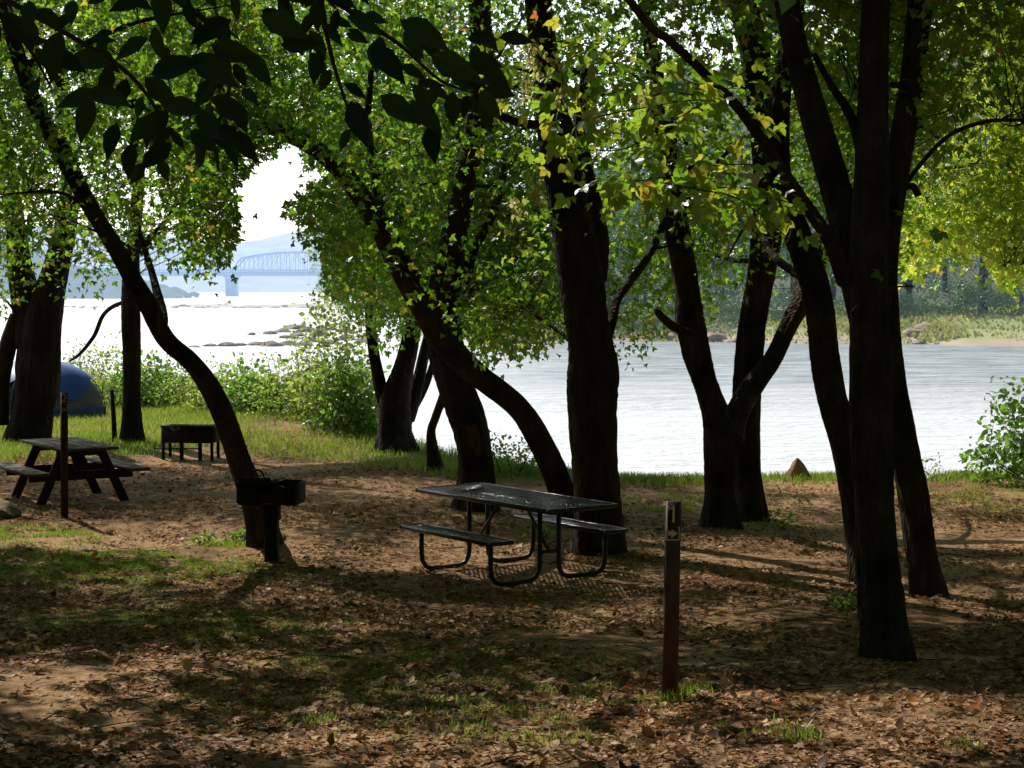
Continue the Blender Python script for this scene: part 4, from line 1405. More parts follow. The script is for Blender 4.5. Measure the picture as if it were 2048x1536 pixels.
# ------------------------------------------------------------------ timber picnic table
tw = np.array([-6.12, 13.70 * K])
wz = float(gz(tw[0], tw[1]))
wt = thing('timber_picnic_table', 'weathered timber picnic table with plank benches, standing behind the brown marker post', 'picnic table', (tw[0], tw[1], wz), rad(-58))
WL = 1.8
for k in range(5):
    mb = MB()
    mb.box((R.uniform(-.01, .01), -.32 + k * .16, .755 + R.uniform(-.002, .002)), (WL, .148, .042), bev=.006)
    mb.build('top_plank', M['old_wood'], wt)
for s in (-1, 1):
    for k in (0, 1):
        mb = MB()
        mb.box((0, s * (.62 + k * .15), .445), (WL, .14, .042), bev=.006)
        mb.build('bench_plank', M['old_wood'], wt)
for ex in (-.52, .52):
    mb = MB()
    mb.bar([ex, -.72, .375], [ex, .72, .375], .042, .12, bev=.005)
    mb.bar([ex, -.34, .685], [ex, .34, .685], .042, .09, bev=.005)
    mb.build('cross_beam', M['old_wood_dark'], wt)
    for s in (-1, 1):
        mb = MB()
        xo = ex + math.copysign(.0441, ex)
        mb.bar([xo, s * .60, -.03], [xo, s * .25, .735], .042, .12, up=(0, 1, 0), bev=.005)
        mb.build('leg', M['old_wood_dark'], wt)
    mb = MB()
    mb.bar([ex - math.copysign(.05, ex), 0, .33], [ex - math.copysign(.38, ex), 0, .73], .042, .09, up=(0, 1, 0), bev=.004)
    mb.build('brace', M['old_wood_dark'], wt)

# ------------------------------------------------------------------ marker posts
def marker(px, py, top_py, digit, label, w, dim):
    p = G(px, py)
    Y = p[1]
    h = float(P(px, top_py, Y / K)[2] - p[2])
    d = math.hypot(p[0], p[1])
    t = thing('marker_post', label, 'marker post', (p[0], p[1], p[2]), math.atan2(-p[0], p[1]) * .9)
    mb = MB()
    prof = [(-w / 2, .012), (-w / 2 + .012, 0), (-w / 2 + .018, -.004), (w / 2 - .018, -.004), (w / 2 - .012, 0), (w / 2, .012), (w / 2 - .004, .018), (w / 2 - .02, .006), (-w / 2 + .02, .006), (-w / 2 + .004, .018)]
    mb.prism(prof, (0, 0, -.2), (1, 0, 0), (0, 1, 0), h + .2)
    mb.build('post', M['post_dark'] if dim else M['post'], t)
    dm = M['decal_dim'] if dim else M['decal']
    f = -.0046
    mb = MB()
    mb.box((0, f - .0004, h - .075 * h / 1.18 * 1.18), (w - .034, .0018, .15), bev=0)
    mb.build('plate', M['plate'], t)
    f -= .0016
    # numeral
    if digit == '1':
        pol = [(-.006, -.05), (.006, -.05), (.006, .052), (-.001, .052), (-.016, .034), (-.016, .024), (-.006, .031)]
        mb = MB()
        mb.prism(pol, (.004, f, h - .072), (1, 0, 0), (0, 0, 1), .001)
        mb.build('numeral', dm, t)
    else:
        cu = bpy.data.curves.new('numeral', 'FONT')
        cu.body = digit
        cu.size = .15
        cu.align_x = 'CENTER'
        cu.extrude = .0006
        tmp = link(bpy.data.objects.new('numeral', cu))
        me = bpy.data.meshes.new_from_object(tmp.evaluated_get(bpy.context.evaluated_depsgraph_get()))
        bpy.data.objects.remove(tmp)
        me.materials.clear()
        me.materials.append(dm)
        o = link(bpy.data.objects.new('numeral', me), t)
        o.rotation_euler = (rad(90), 0, 0)
        o.location = (0, f, h - .122)
    # arrow in a square frame
    s = .038
    ac = h - .188
    mb = MB()
    for sx in (-1, 1):
        mb.box((sx * s, f + .0018, ac), (.006, .0016, 2 * s + .006))
        mb.box((0, f + .0018, ac + sx * s), (2 * s - .0062, .0016, .006))
    mb.build('arrow_frame', dm, t)
    pol = [(-.026, -.012), (-.006, -.012), (-.006, -.028), (.028, 0), (-.006, .028), (-.006, .012), (-.026, .012)]
    mb = MB()
    mb.prism(pol, (0, f + .0022, ac), (1, 0, 0), (0, 0, 1), .0012)
    mb.build('arrow', dm, t)
    t.rotation_euler.y = rad(.6)
    return t


marker(1340, 1400, 1003, '1', 'brown marker post with the number 1 and an arrow, alone in the leaf litter', .094, False)
marker(129, 1036, 785, '2', 'dark marker post with the number 2, in front of the timber picnic table', .094, True)

# ------------------------------------------------------------------ pedestal grill
p = G(544, 1124)
gt = thing('pedestal_grill', 'black steel park grill on a thick post beside the foot of the leaning tree', 'grill', (p[0], p[1], p[2]), rad(-8))
mb = MB()
mb.box((0, 0, .22), (.13, .13, .68), bev=.006)
mb.build('post', M['rust'], gt)
mb = MB()
mb.box((.004, 0, .53), (.155, .155, .18), bev=.006)
mb.build('swivel_sleeve', M['rust'], gt)
fx, fw, fd, z0, z1 = .0, .62, .42, .64, .85
mb = MB()
mb.box((fx, 0, z0 - .012), (fw, fd, .014))
mb.box((fx, fd / 2, (z0 + z1) / 2), (fw, .008, z1 - z0))
mb.box((fx - fw / 2, 0, (z0 + z1) / 2 + .001), (.008, fd - .01, z1 - z0))
mb.box((fx + fw / 2, 0, (z0 + z1) / 2 + .001), (.008, fd - .01, z1 - z0))
mb.box((fx + .19, -fd / 2, (z0 + z1) / 2 - .01), (.25, .008, z1 - z0 - .02))
mb.box((fx - .19, -fd / 2, (z0 + z1) / 2 - .03), (.25, .008, z1 - z0 - .06))
mb.box((fx, -fd / 2 - .001, z0 + .06), (.13, .008, .1))
mb.build('firebox', M['rust'], gt)
mb = MB()
for k in range(11):
    y = -.19 + k * .038
    mb.tube([[fx - .30, y, .845], [fx + .08, y, .845]], .007, 6)
mb.box((fx - .29, 0, .845), (.02, .40, .02))
mb.box((fx + .08, 0, .845), (.02, .40, .02))
ga = mb.build('grate', M['rust'], gt)
mb = MB()
mb.box((fx - .12, -.205, .868), (.34, .03, .085), bev=.012)
mb.build('grate_support', M['rust'], gt)
mb = MB()
arc = [[fx - .17 + .075 * (1 - math.cos(a)), -.2, .895 + .095 * math.sin(a)] for a in np.linspace(0, math.pi, 11)]
mb.tube(arc, .0095, 8)
mb.build('handle', M['rust'], gt, smooth=True)

# ------------------------------------------------------------------ group grill on four legs
p = G(382, 919)
gg = thing('stand_grill', 'wide rusty steel box grill standing on legs beyond the leaning trunk', 'grill', (p[0], p[1], p[2]), rad(-6))
k = p[1] / F
W2, H0, H1 = 104 * k, 36 * k, 68 * k
mb = MB()
mb.box((0, 0, H0), (W2, .46, .012))
for s in (-1, 1):
    mb.box((0, s * .23, (H0 + H1) / 2), (W2, .01, H1 - H0))
    mb.box((s * W2 / 2, 0, (H0 + H1) / 2 + .001), (.01, .448, H1 - H0))
mb.build('firebox', M['rust'], gg)
mb = MB()
for j in range(16):
    x = -W2 / 2 + .05 + j * (W2 - .1) / 15
    mb.tube([[x, -.25, H1 + .006], [x, .25, H1 + .006]], .007, 6)
mb.tube([[-W2 / 2 - .02, -.25, H1 + .01], [W2 / 2 + .02, -.25, H1 + .01]], .012, 6)
mb.build('grate', M['rust'], gg)
for (x, y) in ((-W2 / 2 + .02, -.2), (W2 / 2 - .02, -.2), (-.1, -.21), (.22, -.21), (-W2 / 2 + .02, .2), (W2 / 2 - .02, .2)):
    mb = MB()
    mb.box((x, y, H0 / 2 - .03), (.045 if abs(x) > .3 else .06, .04, H0 + .05))
    mb.build('leg', M['rust'], gg)
mb = MB()
mb.tube([[-W2 / 2 - .13, -.25, .26], [-W2 / 2 - .12, -.25, .2], [-W2 / 2, -.25, .2], [.2, -.25, .21], [.26, -.25, .25]], .011, 7)
mb.build('hook_rod', M['rust'], gg, smooth=True)

# thin stake by the straight tree
p = G(230, 884)
st_ = thing('wooden_stake', 'thin brown wooden stake leaning beside the straight bare trunk', 'stake', (p[0], p[1], p[2]))
mb = MB()
hs = 105 / F * p[1]
mb.tube([[0, 0, -.2], [-.02, 0, hs * .5], [-.05, 0, hs]], [.05, .045, .04], 8)
mb.build('stake', M['old_wood_dark'], st_, smooth=True)

# ------------------------------------------------------------------ tent
p = G(95, 842)
tn = thing('dome_tent', 'dome tent with a blue fly and grey walls behind the broad-based tree', 'tent', (p[0] - .70, p[1] + 1.8, p[2] - .02), rad(40))


def dome_pt(a, h, rx, ry, H):
    """a: angle round, h: 0 at ground, 1 at top"""
    s = math.cos(h * math.pi / 2) ** .75
    sq = 1 / max(abs(math.cos(a)), abs(math.sin(a))) ** .45
    return np.array([math.cos(a) * rx * s * sq, math.sin(a) * ry * s * sq, H * math.sin(h * math.pi / 2) ** .9])


def dome_patch(a0, a1, h0, h1, rx, ry, H, na=24, nh=10, hem=None):
    V, Fc = [], []
    for i in range(na + 1):
        a = a0 + (a1 - a0) * i / na
        lo = h0 if hem is None else hem(i / na)
        for j in range(nh + 1):
            h = lo + (h1 - lo) * j / nh
            q = dome_pt(a, h, rx, ry, H)
            q = q * (1 + .012 * math.sin(7 * a + 5 * h))
            V.append(q)
    for i in range(na):
        for j in range(nh):
            b = i * (nh + 1) + j
            Fc.append((b, b + nh + 1, b + nh + 2, b + 1))
    return V, Fc


RX, RY, TH = 1.35, 1.3, 1.2
for nm, a0, a1, h0, h1, k, mt in (('wall', 0, 2 * math.pi, 0.07, .62, 1.0, 'tent_grey'), ('floor_band', 0, 2 * math.pi, -.0, .09, 1.015, 'fly_blue')):
    mb = MB()
    mb.add(*dome_patch(a0, a1, h0, h1, RX * k, RY * k, TH * k, 48, 8))
    mb.build(nm, M[mt], tn, smooth=True)
mb = MB()
mb.add(*dome_patch(0, 2 * math.pi, .3, 1.0, RX * 1.05, RY * 1.05, TH * 1.05, 64, 12, hem=lambda u: .54 - .36 * abs(math.cos(2 * math.pi * u * 2 - .38)) ** 2.0))
mb.build('rainfly', M['fly_blue'], tn, smooth=True)
mb = MB()
mb.add(*dome_patch(rad(150), rad(200), .1, .46, RX * 1.02, RY * 1.02, TH * 1.02, 14, 6))
mb.build('door', M['tent_dark'], tn, smooth=True)
mb = MB()
mb.add(*dome_patch(rad(-150), rad(-100), .1, .5, RX * 1.02, RY * 1.02, TH * 1.02, 14, 6))
mb.build('window', M['tent_dark'], tn, smooth=True)
for a in (45, 135, 225, 315):
    mb = MB()
    mb.tube([dome_pt(rad(a), h, RX * 1.03, RY * 1.03, TH * 1.03) for h in np.linspace(0, .6, 8)], .012, 6)
    mb.build('pole', M['dark_metal'], tn, smooth=True)

# ------------------------------------------------------------------ bushes on the bank
def bush(name, label, cx, base_py, wpx, hpx, Y, nC, leafm, seed, size=.07, templ='ov', per=9, mu=.5, stems=6, sig=.1, group=None, depth=.8, topnoise=.35):
    rng = np.random.default_rng(seed)
    Y, depth = Y * K, depth * 1.4
    x = (cx - 1024) / F * Y
    z = float(gz(x, Y))
    org = np.array([x, Y, z])
    W_, H_ = wpx / F * Y, hpx / F * Y
    root = thing(name, label, 'bush', org, 0, group)
    C = []
    prof = rng.uniform(1 - topnoise, 1, 9)
    while len(C) < nC:
        u, v = rng.uniform(-1, 1, 2)
        if u * u + v * v > 1:
            continue
        hm = H_ * np.interp(u, np.linspace(-1, 1, 9), prof) * (1 - .75 * (u * u + v * v) ** 1.5)
        h = hm * rng.uniform(.05, 1) ** .7
        C.append([x + u * W_ / 2, Y + v * depth, z + h])
    C = np.array(C)
    mb = MB()
    nodes = []
    for k in range(stems):
        tip = C[rng.integers(nC)]
        b = org + np.array([rng.uniform(-.25, .25) * W_, rng.uniform(-.4, .4) * depth, -.08])
        b[2] = float(gz(b[0], b[1])) - .05
        q = smooth_path([b, (b + tip) / 2 + rng.normal(0, .06, 3), tip], 5)
        mb.tube(q - org, np.linspace(.016, .004, len(q)), 6)
        nodes.append(q)
    mb.build('stem', M['twig'], root, smooth=True)
    Nd = np.concatenate(nodes)
    j = np.argmin(np.linalg.norm(Nd[None] - C[:, None], axis=2), axis=1)
    A = Nd[j]
    ok = np.linalg.norm(A - C, axis=1) > .04
    cr = Crown()
    v, q = tubes_fast(A[ok] - org, (A[ok] + C[ok]) / 2 - org + [0, 0, .02], C[ok] - org, np.full(ok.sum(), .004), np.full(ok.sum(), .002))
    cr.twigs(v, q)
    cr.leaves(*leaves_around(C - org, per, sig, size, templ, mu, .22, flat=1.1, droop=.15, rng=rng))
    cr.build('foliage', M[leafm], root)
    return root


for i, (cx, w, h, Y, lab) in enumerate(((215, 120, 120, 24.6, 'sunlit shrub beside the tent, behind the straight trunk'), (310, 130, 95, 24.2, 'grey-green sunlit shrub just past the straight trunk'), (385, 110, 88, 23.4, 'sunlit shrub behind the crook of the leaning trunk'),
                                        (455, 120, 90, 22.6, 'pale yellow-green shrub by the water, third beyond the leaning trunk'), (520, 110, 100, 21.7, 'yellow-green shrub midway along the sunlit bank thicket'),
                                        (580, 120, 125, 20.9, 'leafy shrub in the middle of the sunlit bank thicket'), (640, 110, 130, 20.2, 'dense yellow-green shrub under the tall sapling'), (700, 110, 120, 19.5, 'bushy shrub at the end of the bank thicket beside the clump of stems'),
                                        (155, 110, 90, 25.5, 'shrub rising over the blue tent'))):
    bush('shrub', lab, cx, 840, w * 1.25, h * 1.3, Y, (150, 230, 180)[i % 3], ('bush', 'bush_green', 'bush')[i % 3], 200 + i, (.075, .11, .06)[i % 3], 'ov', 10, (.5, .7, .35)[i % 3], 7, .16, 'shrubs of the sunlit bank thicket', .9, .6)
# tall saplings
for i, (cx, w, h, Y, lab, nC) in enumerate(((676, 150, 330, 19.4, 'tall thin sapling rising out of the bank thicket towards the bridge', 230), (612, 80, 210, 20.6, 'slim sapling with broad green leaves in the bank thicket', 40), (545, 50, 170, 21.2, 'thin sapling with one bright tuft against the river', 14),
                                            (430, 50, 140, 22.8, 'wispy sapling against the river past the leaning trunk', 14))):
    bush('sapling', lab, cx, 830, w, h, Y, nC, 'bush' if i != 1 else 'bush_green', 230 + i, .085, 'ov', 8, .5, 5, .12, 'saplings of the bank thicket', .5, .15)
bush('dark_shrub', 'dark little shrub at the water edge between the scarred and arching trunks', 1010, 935, 130, 105, 15.4, 70, 'bush_green', 240, .055, 'ov', 8, .3, 5, .08, None, .35)
bush('broadleaf_shrub', 'dense glossy green shrub over the river bank at the picture edge', 2062, 960, 225, 240, 14.7, 230, 'bush_green', 241, .085, 'ov', 9, .5, 8, .10, None, .6, .25)
bush('small_weed', 'small pale weed at the water edge near the glossy green shrub', 1860, 950, 60, 50, 15.0, 14, 'bush_green', 242, .05, 'ov', 6, .6, 3, .06, None, .2)
for i, (px, py, w, lab) in enumerate(((1695, 1220, 46, 'small green weed beside the foot of the close tree cluster'), (405, 1090, 60, 'bright low weed in the sun by the leaning tree foot'), (1085, 1075, 46, 'little green weed under the mesh picnic table'), (470, 1085, 60, 'low leafy weed against the leaning tree foot'),
                                      (1565, 1050, 60, 'low green weed beside the forked tree foot'))):
    p = G(px, py)
    bush('weed', lab, px, py, w, 26, p[1] / K, 22, 'bush_green', 250 + i, .045, 'ov', 5, .8, 3, .04, 'weeds in the dirt', .12)

# ------------------------------------------------------------------ leaf litter
def frustum_pts(n, rng, y0, y1, bias):
    y = y0 + (y1 - y0) * rng.random(n) ** bias
    x = rng.uniform(-1, 1, n) * (y * .535 / K + .4)
    return x, y


g = np.random.default_rng(301)
x, y = frustum_pts(470000, g, 8.2, 19.0 * K, 1.15)
yo = g.uniform(5.5, 30, 150000)
xo = (yo * .297 + .4 + g.uniform(0, 5.5, 150000)) * np.sign(g.random(150000) - .5)
x, y = np.concatenate([x, xo]), np.concatenate([y, yo])
dn = vnoise(x, y, 1.1, 51) * .7 + vnoise(x, y, .35, 52) * .5
clear = vnoise(x, y, 2.6, 53)
pr = np.clip((dn - .32) * 1.5, .02, 1) * np.where(y < 7.2 * K, 1.0, np.interp(y / K, [7.2, 9, 14, 19], [.95, .75, .65, .4])) * np.clip(1.4 - clear * .7, .5, 1)
sel = (g.random(len(x)) < pr) & (y < np.interp(x, EDGE_X, EDGE_Y) - .05)
x, y = x[sel], y[sel]
n = len(x)
print('litter', n)
pos = np.column_stack([x, y, gz(x, y) + g.uniform(.002, .016, n)])
tip = np.column_stack([g.normal(0, 1, n), g.normal(0, 1, n), g.normal(0, .22, n)])
nrm = np.column_stack([g.normal(0, .25, n), g.normal(0, .25, n), np.ones(n)])
size = np.clip(g.gamma(3.4, .0105, n), .014, .085)
tint = np.clip(g.beta(2.2, 2.2, n) * .88 + (vnoise(x, y, .8, 54) - .5) * .25, 0, .89)
odd = g.random(n) < .05 * (.4 + 1.6 * (vnoise(x, y, .9, 55) > .6))
tint[odd] = g.uniform(.9, .985, odd.sum())
half = g.random(n) < .4
big = g.random(n) < .018
size *= .88
size[big] = g.uniform(.065, .1, big.sum())
lit = Crown()
lit.leaves(*leaf_faces(pos[half], tip[half], nrm[half], size[half] * 1.25, tint[half], 'lo'))
lit.leaves(*leaf_faces(pos[~half], tip[~half], nrm[~half], size[~half], tint[~half], 'dry'))
o = lit.build('leaf_litter', M['litter'], None)
o['kind'] = 'stuff'
tag(o, 'dry brown and orange fallen leaves strewn over the bare dirt', 'leaf litter')
# fallen twigs
g = np.random.default_rng(302)
x, y = frustum_pts(1700, g, 8.4, 25, 1.2)
a = g.uniform(0, math.pi, len(x))
l = g.gamma(2.2, .075, len(x)) + .04
A = np.column_stack([x, y, gz(x, y) + .008])
B = np.column_stack([x + np.cos(a) * l, y + np.sin(a) * l, gz(x + np.cos(a) * l, y + np.sin(a) * l) + .012])
V, Q = tubes_fast(A, (A + B) / 2 + g.normal(0, .01, A.shape) + [0, 0, .01], B, g.uniform(.002, .006, len(x)), np.full(len(x), .0015), 5)
o = mesh_np('twig_litter', V, [Q], M['twig'])
o['kind'] = 'stuff'
tag(o, 'thin dead twigs scattered among the fallen leaves', 'twigs')

# ------------------------------------------------------------------ grass
def blades(x, y, h, w, rng, tint):
    n = len(x)
    b = np.column_stack([x, y, gz(x, y) - .004])
    a = rng.uniform(0, 6.283, n)
    dx, dy = np.cos(a), np.sin(a)
    lean = np.abs(rng.normal(.35, .3, n)) * h
    la = rng.uniform(0, 6.283, n)
    ld = np.column_stack([np.cos(la), np.sin(la), np.zeros(n)])
    side = np.column_stack([dx, dy, np.zeros(n)]) * (w / 2)[:, None]
    up = np.column_stack([np.zeros(n), np.zeros(n), h])
    m = b + up * .6 + ld * (lean * .35)[:, None]
    t = b + up * .95 + ld * lean[:, None]
    V = np.stack([b - side, b + side, m + side * .7, m - side * .7, t], 1).reshape(-1, 3)
    i = (np.arange(n) * 5)[:, None]
    T = np.concatenate([(i + np.array([[0, 1, 2]])), (i + np.array([[0, 2, 3]])), (i + np.array([[3, 2, 4]]))])
    return V, T, np.tile(tint, 3)


g = np.random.default_rng(303)
GR = Crown()
# far grassy bank, left
x, y = g.uniform(-15, 1.5, 230000), g.uniform(14.5, 30, 230000) * K
e = np.interp(x, EDGE_X, EDGE_Y)
lowy = np.interp(x, [-15, -9, -5.5, -3, -1, 1.5], [15.5, 15.6, 17.2, 16.3, 14.9, 14.4]) * K
d = np.clip((y - lowy) / 1.2, 0, 1) * np.clip((e + .8 - y) / .5, 0, 1)
path = np.exp(-((x + 4.2 + (y / K - 19) * .35) / 1.0) ** 2) * np.exp(-((y / K - 19.3) / 1.2) ** 2)
d *= (1 - .85 * path) * np.clip(.25 + 1.2 * vnoise(x, y, 1.3, 61), 0, 1)
s = (g.random(len(x)) < d) & (np.abs(x) < y * .56 / K + 1)
x, y = x[s], y[s]
yel = np.clip(.35 + .5 * (vnoise(x, y, 2.0, 62) - .4) + g.normal(0, .15, len(x)), 0, 1)
GR.leaves(*blades(x, y, g.uniform(.05, .16, len(x)) * (1 + .6 * (y > np.interp(x, EDGE_X, EDGE_Y) - 1.2)), g.uniform(.009, .016, len(x)), g, yel))
# along the bank edge to the right
x = g.uniform(-1, 9.5, 30000)
e = np.interp(x, EDGE_X, EDGE_Y)
y = e - .1 - np.abs(g.normal(0, .55, len(x))) + .35
d = np.clip(vnoise(x, y / 1.4, .9, 63) * 2.2 - .75, 0, 1) * np.where(x > 5.5, 1.6, .8)
s = g.random(len(x)) < d
GR.leaves(*blades(x[s], y[s], g.uniform(.04, .15, s.sum()), g.uniform(.007, .013, s.sum()), g, np.clip(g.normal(.4, .2, s.sum()), 0, 1)))
# patches in the litter: centre px, radii m, amount
for (px, py, rx, ry, nb, hh, mu) in ((40, 1075, .9, .4, 5200, .06, .5), (150, 1120, 1.4, .7, 17000, .04, .22), (330, 1150, 1.3, .7, 13000, .035, .25), (450, 1092, .45, .15, 900, .07, .55), (700, 1400, 1.0, .55, 3200, .045, .35), (960, 1400, .6, .3, 900, .06, .5),
                                     (1060, 1460, .5, .25, 900, .06, .55), (670, 1450, .2, .1, 350, .07, .6), (1250, 1440, .25, .15, 420, .06, .4), (1380, 1390, .14, .08, 160, .08, .4), (1500, 1460, .22, .12, 260, .07, .4), (1380, 1000, 1.0, .45, 1700, .07, .25), (1330, 1020, .5, .3, 700, .07, .3),
                                     (1560, 1052, .5, .2, 600, .06, .4), (1900, 990, 1.6, .5, 2200, .07, .4), (1970, 1020, .9, .4, 900, .06, .35), (1240, 1400, .3, .2, 500, .045, .3), (520, 1010, .3, .1, 120, .05, .3), (1000, 1330, .9, .6, 3800, .035, .25), (820, 1330, .9, .6, 3600, .035, .25),
                                     (300, 1250, 1.2, .8, 9000, .032, .22), (600, 1250, .9, .6, 4000, .032, .22), (1600, 1480, .1, .06, 120, .1, .5), (1930, 1500, .1, .06, 60, .07, .4), (980, 960, .6, .3, 500, .06, .4), (1180, 1390, .2, .1, 250, .08, .5), (1345, 1405, .08, .05, 60, .09, .45)):
    p = G(px, py)
    r_ = np.sqrt(g.random(nb))
    a = g.uniform(0, 6.283, nb)
    x, y = p[0] + np.cos(a) * r_ * rx * g.normal(1, .25, nb), p[1] + np.sin(a) * r_ * ry * K * g.normal(1, .25, nb)
    s = vnoise(x, y, .22, 64) > .42
    x, y = x[s], y[s]
    GR.leaves(*blades(x, y, g.uniform(.4, 1.2, len(x)) * hh, g.uniform(.005, .010, len(x)), g, np.clip(g.normal(mu, .15, len(x)), 0, 1)))
o = GR.build('grass', M['grass'], None)
o['kind'] = 'stuff'
tag(o, 'grass on the river bank and in thin patches among the fallen leaves', 'grass')

# ------------------------------------------------------------------ dark leafy branch close to the camera
def near_branch():
    rng = np.random.default_rng(401)
    org = P(-250, -150, 1.9)
    root = thing('leafy_branch', 'dark branch of big pointed leaves hanging into the top of the picture, close by', 'branch', org)
    runs = [([(-250, -150), (-60, -40), (120, 60), (260, 150), (330, 260), (300, 330)], 1.75), ([(200, -160), (330, -20), (430, 60), (460, 160), (430, 260), (390, 330)], 1.6),
            ([(450, -160), (560, -60), (680, 10), (800, 90), (880, 160), (960, 190)], 1.9), ([(620, -160), (640, -20), (660, 100), (690, 200), (720, 280)], 2.0), ([(-120, -50), (0, 30), (60, 100), (100, 170)], 1.8)]
    mb = MB()
    cr = Crown()
    L = []
    for pts, Y in runs:
        q = smooth_path([P(a, b, Y + .04 * i) for i, (a, b) in enumerate(pts)], 6)
        mb.tube(q - org, np.linspace(.007, .002, len(q)), 6)
        for k in range(4, len(q), 2):
            for s in (-1, 1):
                if rng.random() < .45:
                    continue
                t = q[min(k + 1, len(q) - 1)] - q[k - 1]
                t = unit(t)
                sd = unit(np.cross(t, [0, 1, 0])) * s
                tip = sd * .8 + t * .35 + np.array([0, 0, -.75]) + rng.normal(0, .25, 3)
                nr = np.array([rng.normal(0, .4), -.75 + rng.normal(0, .4), .5])
                L.append((q[k] + sd * .008, tip, nr, rng.uniform(.045, .08)))
    for _ in range(46):
        a_, b_ = rng.uniform(-30, 500), rng.uniform(-40, 300)
        if b_ > 60 + .9 * min(a_, 330) * .8 or rng.random() < .1:
            continue
        p0 = P(a_, b_, rng.uniform(1.6, 2.1))
        L.append((p0, np.array([rng.normal(0, .8), rng.normal(0, .3), -.7 + rng.normal(0, .4)]), np.array([rng.normal(0, .4), -1, .4]), rng.uniform(.045, .085)))
    for _ in range(40):
        a_ = rng.uniform(520, 1000)
        b_ = rng.uniform(-30, 60) + (a_ - 520) * .28 + rng.normal(0, 50)
        p0 = P(a_, b_, rng.uniform(1.9, 2.5))
        L.append((p0, np.array([.8 + rng.normal(0, .4), rng.normal(0, .3), -.55 + rng.normal(0, .3)]), np.array([rng.normal(0, .4), -1, .5]), rng.uniform(.05, .09)))
    # the clear single leaves of the photo
    for (px, py, tx, ty, w, Y) in ((185, 195, 150, 300, 0, 1.7), (235, 245, 205, 330, 0, 1.75), (265, 285, 250, 370, 0, 1.75), (175, 180, 275, 210, 0, 1.7), (140, 115, 240, 128, 0, 1.7), (345, 285, 265, 345, 0, 1.75), (390, 230, 470, 290, 0, 1.65), (420, 90, 530, 120, 0, 1.6), (380, 110, 510, 190, 0, 1.6),
                                    (430, 200, 500, 250, 0, 1.6), (300, 150, 420, 110, 0, 1.6), (380, 260, 445, 310, 0, 1.7), (120, 60, 90, 180, 0, 1.6), (60, 0, 55, 70, 0, 1.6), (145, 0, 140, 55, 0, 1.6), (320, 210, 430, 220, 0, 1.65), (440, 250, 490, 300, 0, 1.6), (520, 30, 660, 90, 0, 1.7), (640, 100, 620, 180, 0, 1.8), (560, 90, 660, 80, 0, 1.75),
                                    (860, 110, 1010, 180, 0, 1.7), (800, 40, 960, 130, 0, 1.65), (760, 190, 860, 260, 0, 1.9), (700, 200, 740, 310, 0, 1.9), (820, 200, 900, 280, 0, 1.9), (860, 250, 870, 340, 0, 1.9), (740, 90, 840, 190, 0, 1.8)):
        a, b = P(px, py, Y), P(tx, ty, Y - .02)
        L.append((a, b - a, np.array([rng.normal(0, .25), -1, .35 + rng.normal(0, .2)]), min(.098, float(np.linalg.norm(b - a)) * .84)))
    pos = np.array([l[0] for l in L]) - org
    cr.leaves(*leaf_faces(pos, np.array([l[1] for l in L]), np.array([l[2] for l in L]), np.array([l[3] for l in L]), rng.random(len(L)), 'near'))
    mb.build('stem', M['twig'], root, smooth=True)
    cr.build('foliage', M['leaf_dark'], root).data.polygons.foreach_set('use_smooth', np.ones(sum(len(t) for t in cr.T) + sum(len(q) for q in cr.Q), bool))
    return root


near_branch()

# unseen trees added beside the view: their crowns are placed to shade the clearing
def added_shade_tree(label, loc, stem, blobs, seed):
    rng = np.random.default_rng(seed)
    loc = (loc[0], loc[1] * K)
    org = np.array([loc[0], loc[1], float(gz(*loc))])
    root = thing('added_shade_tree', label, 'tree', org)
    q = smooth_path([org + np.array(s) for s in stem], 6)
    nodes = [np.column_stack([q, np.linspace(.22, .07, len(q))])]
    nodes, tmb = trunk_mesh([(np.array([org + np.array(s) for s in stem]), np.linspace(.24, .07, len(stem)), False)], 'trunk', M['bark'], root, org, seed)
    C = np.concatenate([blob((c[0], c[1] * K, c[2]), (r[0], r[1] * 1.6, r[2]), int(n * 1.6), rng) for c, r, n in blobs])
    px, py, dep = proj(C)
    ok = (rng.random(len(C)) > lit_spot(C) * .95) & ~((dep > 0) & (py > -60) & (px > -60) & (px < 2108))
    C = C[ok]
    cr = grow(nodes, tmb, C, org, root, 12, .24, .13, 'rh', M['leaf'], rng, 22, 2.5)
    tmb.build('trunk', M['bark'], root, smooth=True)
    cr.build('crown', M['leaf'], root)


added_shade_tree('tall unseen tree added for shade near the close leafy branch', (-4.2, 4.6), [(0, 0, -.2), (.1, .1, 2), (.3, .3, 4.5), (.2, .8, 7)], [((-3.2, 6.8, 7.4), (3.6, 3.2, 1.8), 480), ((-6.5, 9.5, 8), (3.2, 3.2, 1.8), 320), ((-2.8, 3.7, 7.6), (2.8, 1.6, 1.0), 330)], 501)
added_shade_tree('tall unseen tree added to shade the clearing, by the timber table', (-7.0, 6.9), [(0, 0, -.2), (.1, .1, 2), (.5, .3, 4.5), (2.0, .8, 7.2)], [((.3, 8.6, 8.3), (4.2, 3.2, 1.6), 420)], 504)
added_shade_tree('tall unseen tree added for shade next to the broad-based tree', (-12.5, 13.5), [(0, 0, -.2), (.1, .1, 2), (.3, .3, 4.5), (.2, .8, 7)], [((-11, 14, 6.8), (4, 4, 2.6), 420)], 503)
added_shade_tree('tall unseen tree added for shade beside the close tree cluster', (6.2, 6.0), [(0, 0, -.2), (-.1, .1, 2), (-.4, .3, 4.5), (-.6, .6, 7)], [((4.6, 7.6, 7.4), (3.0, 3.0, 1.7), 420)], 502)

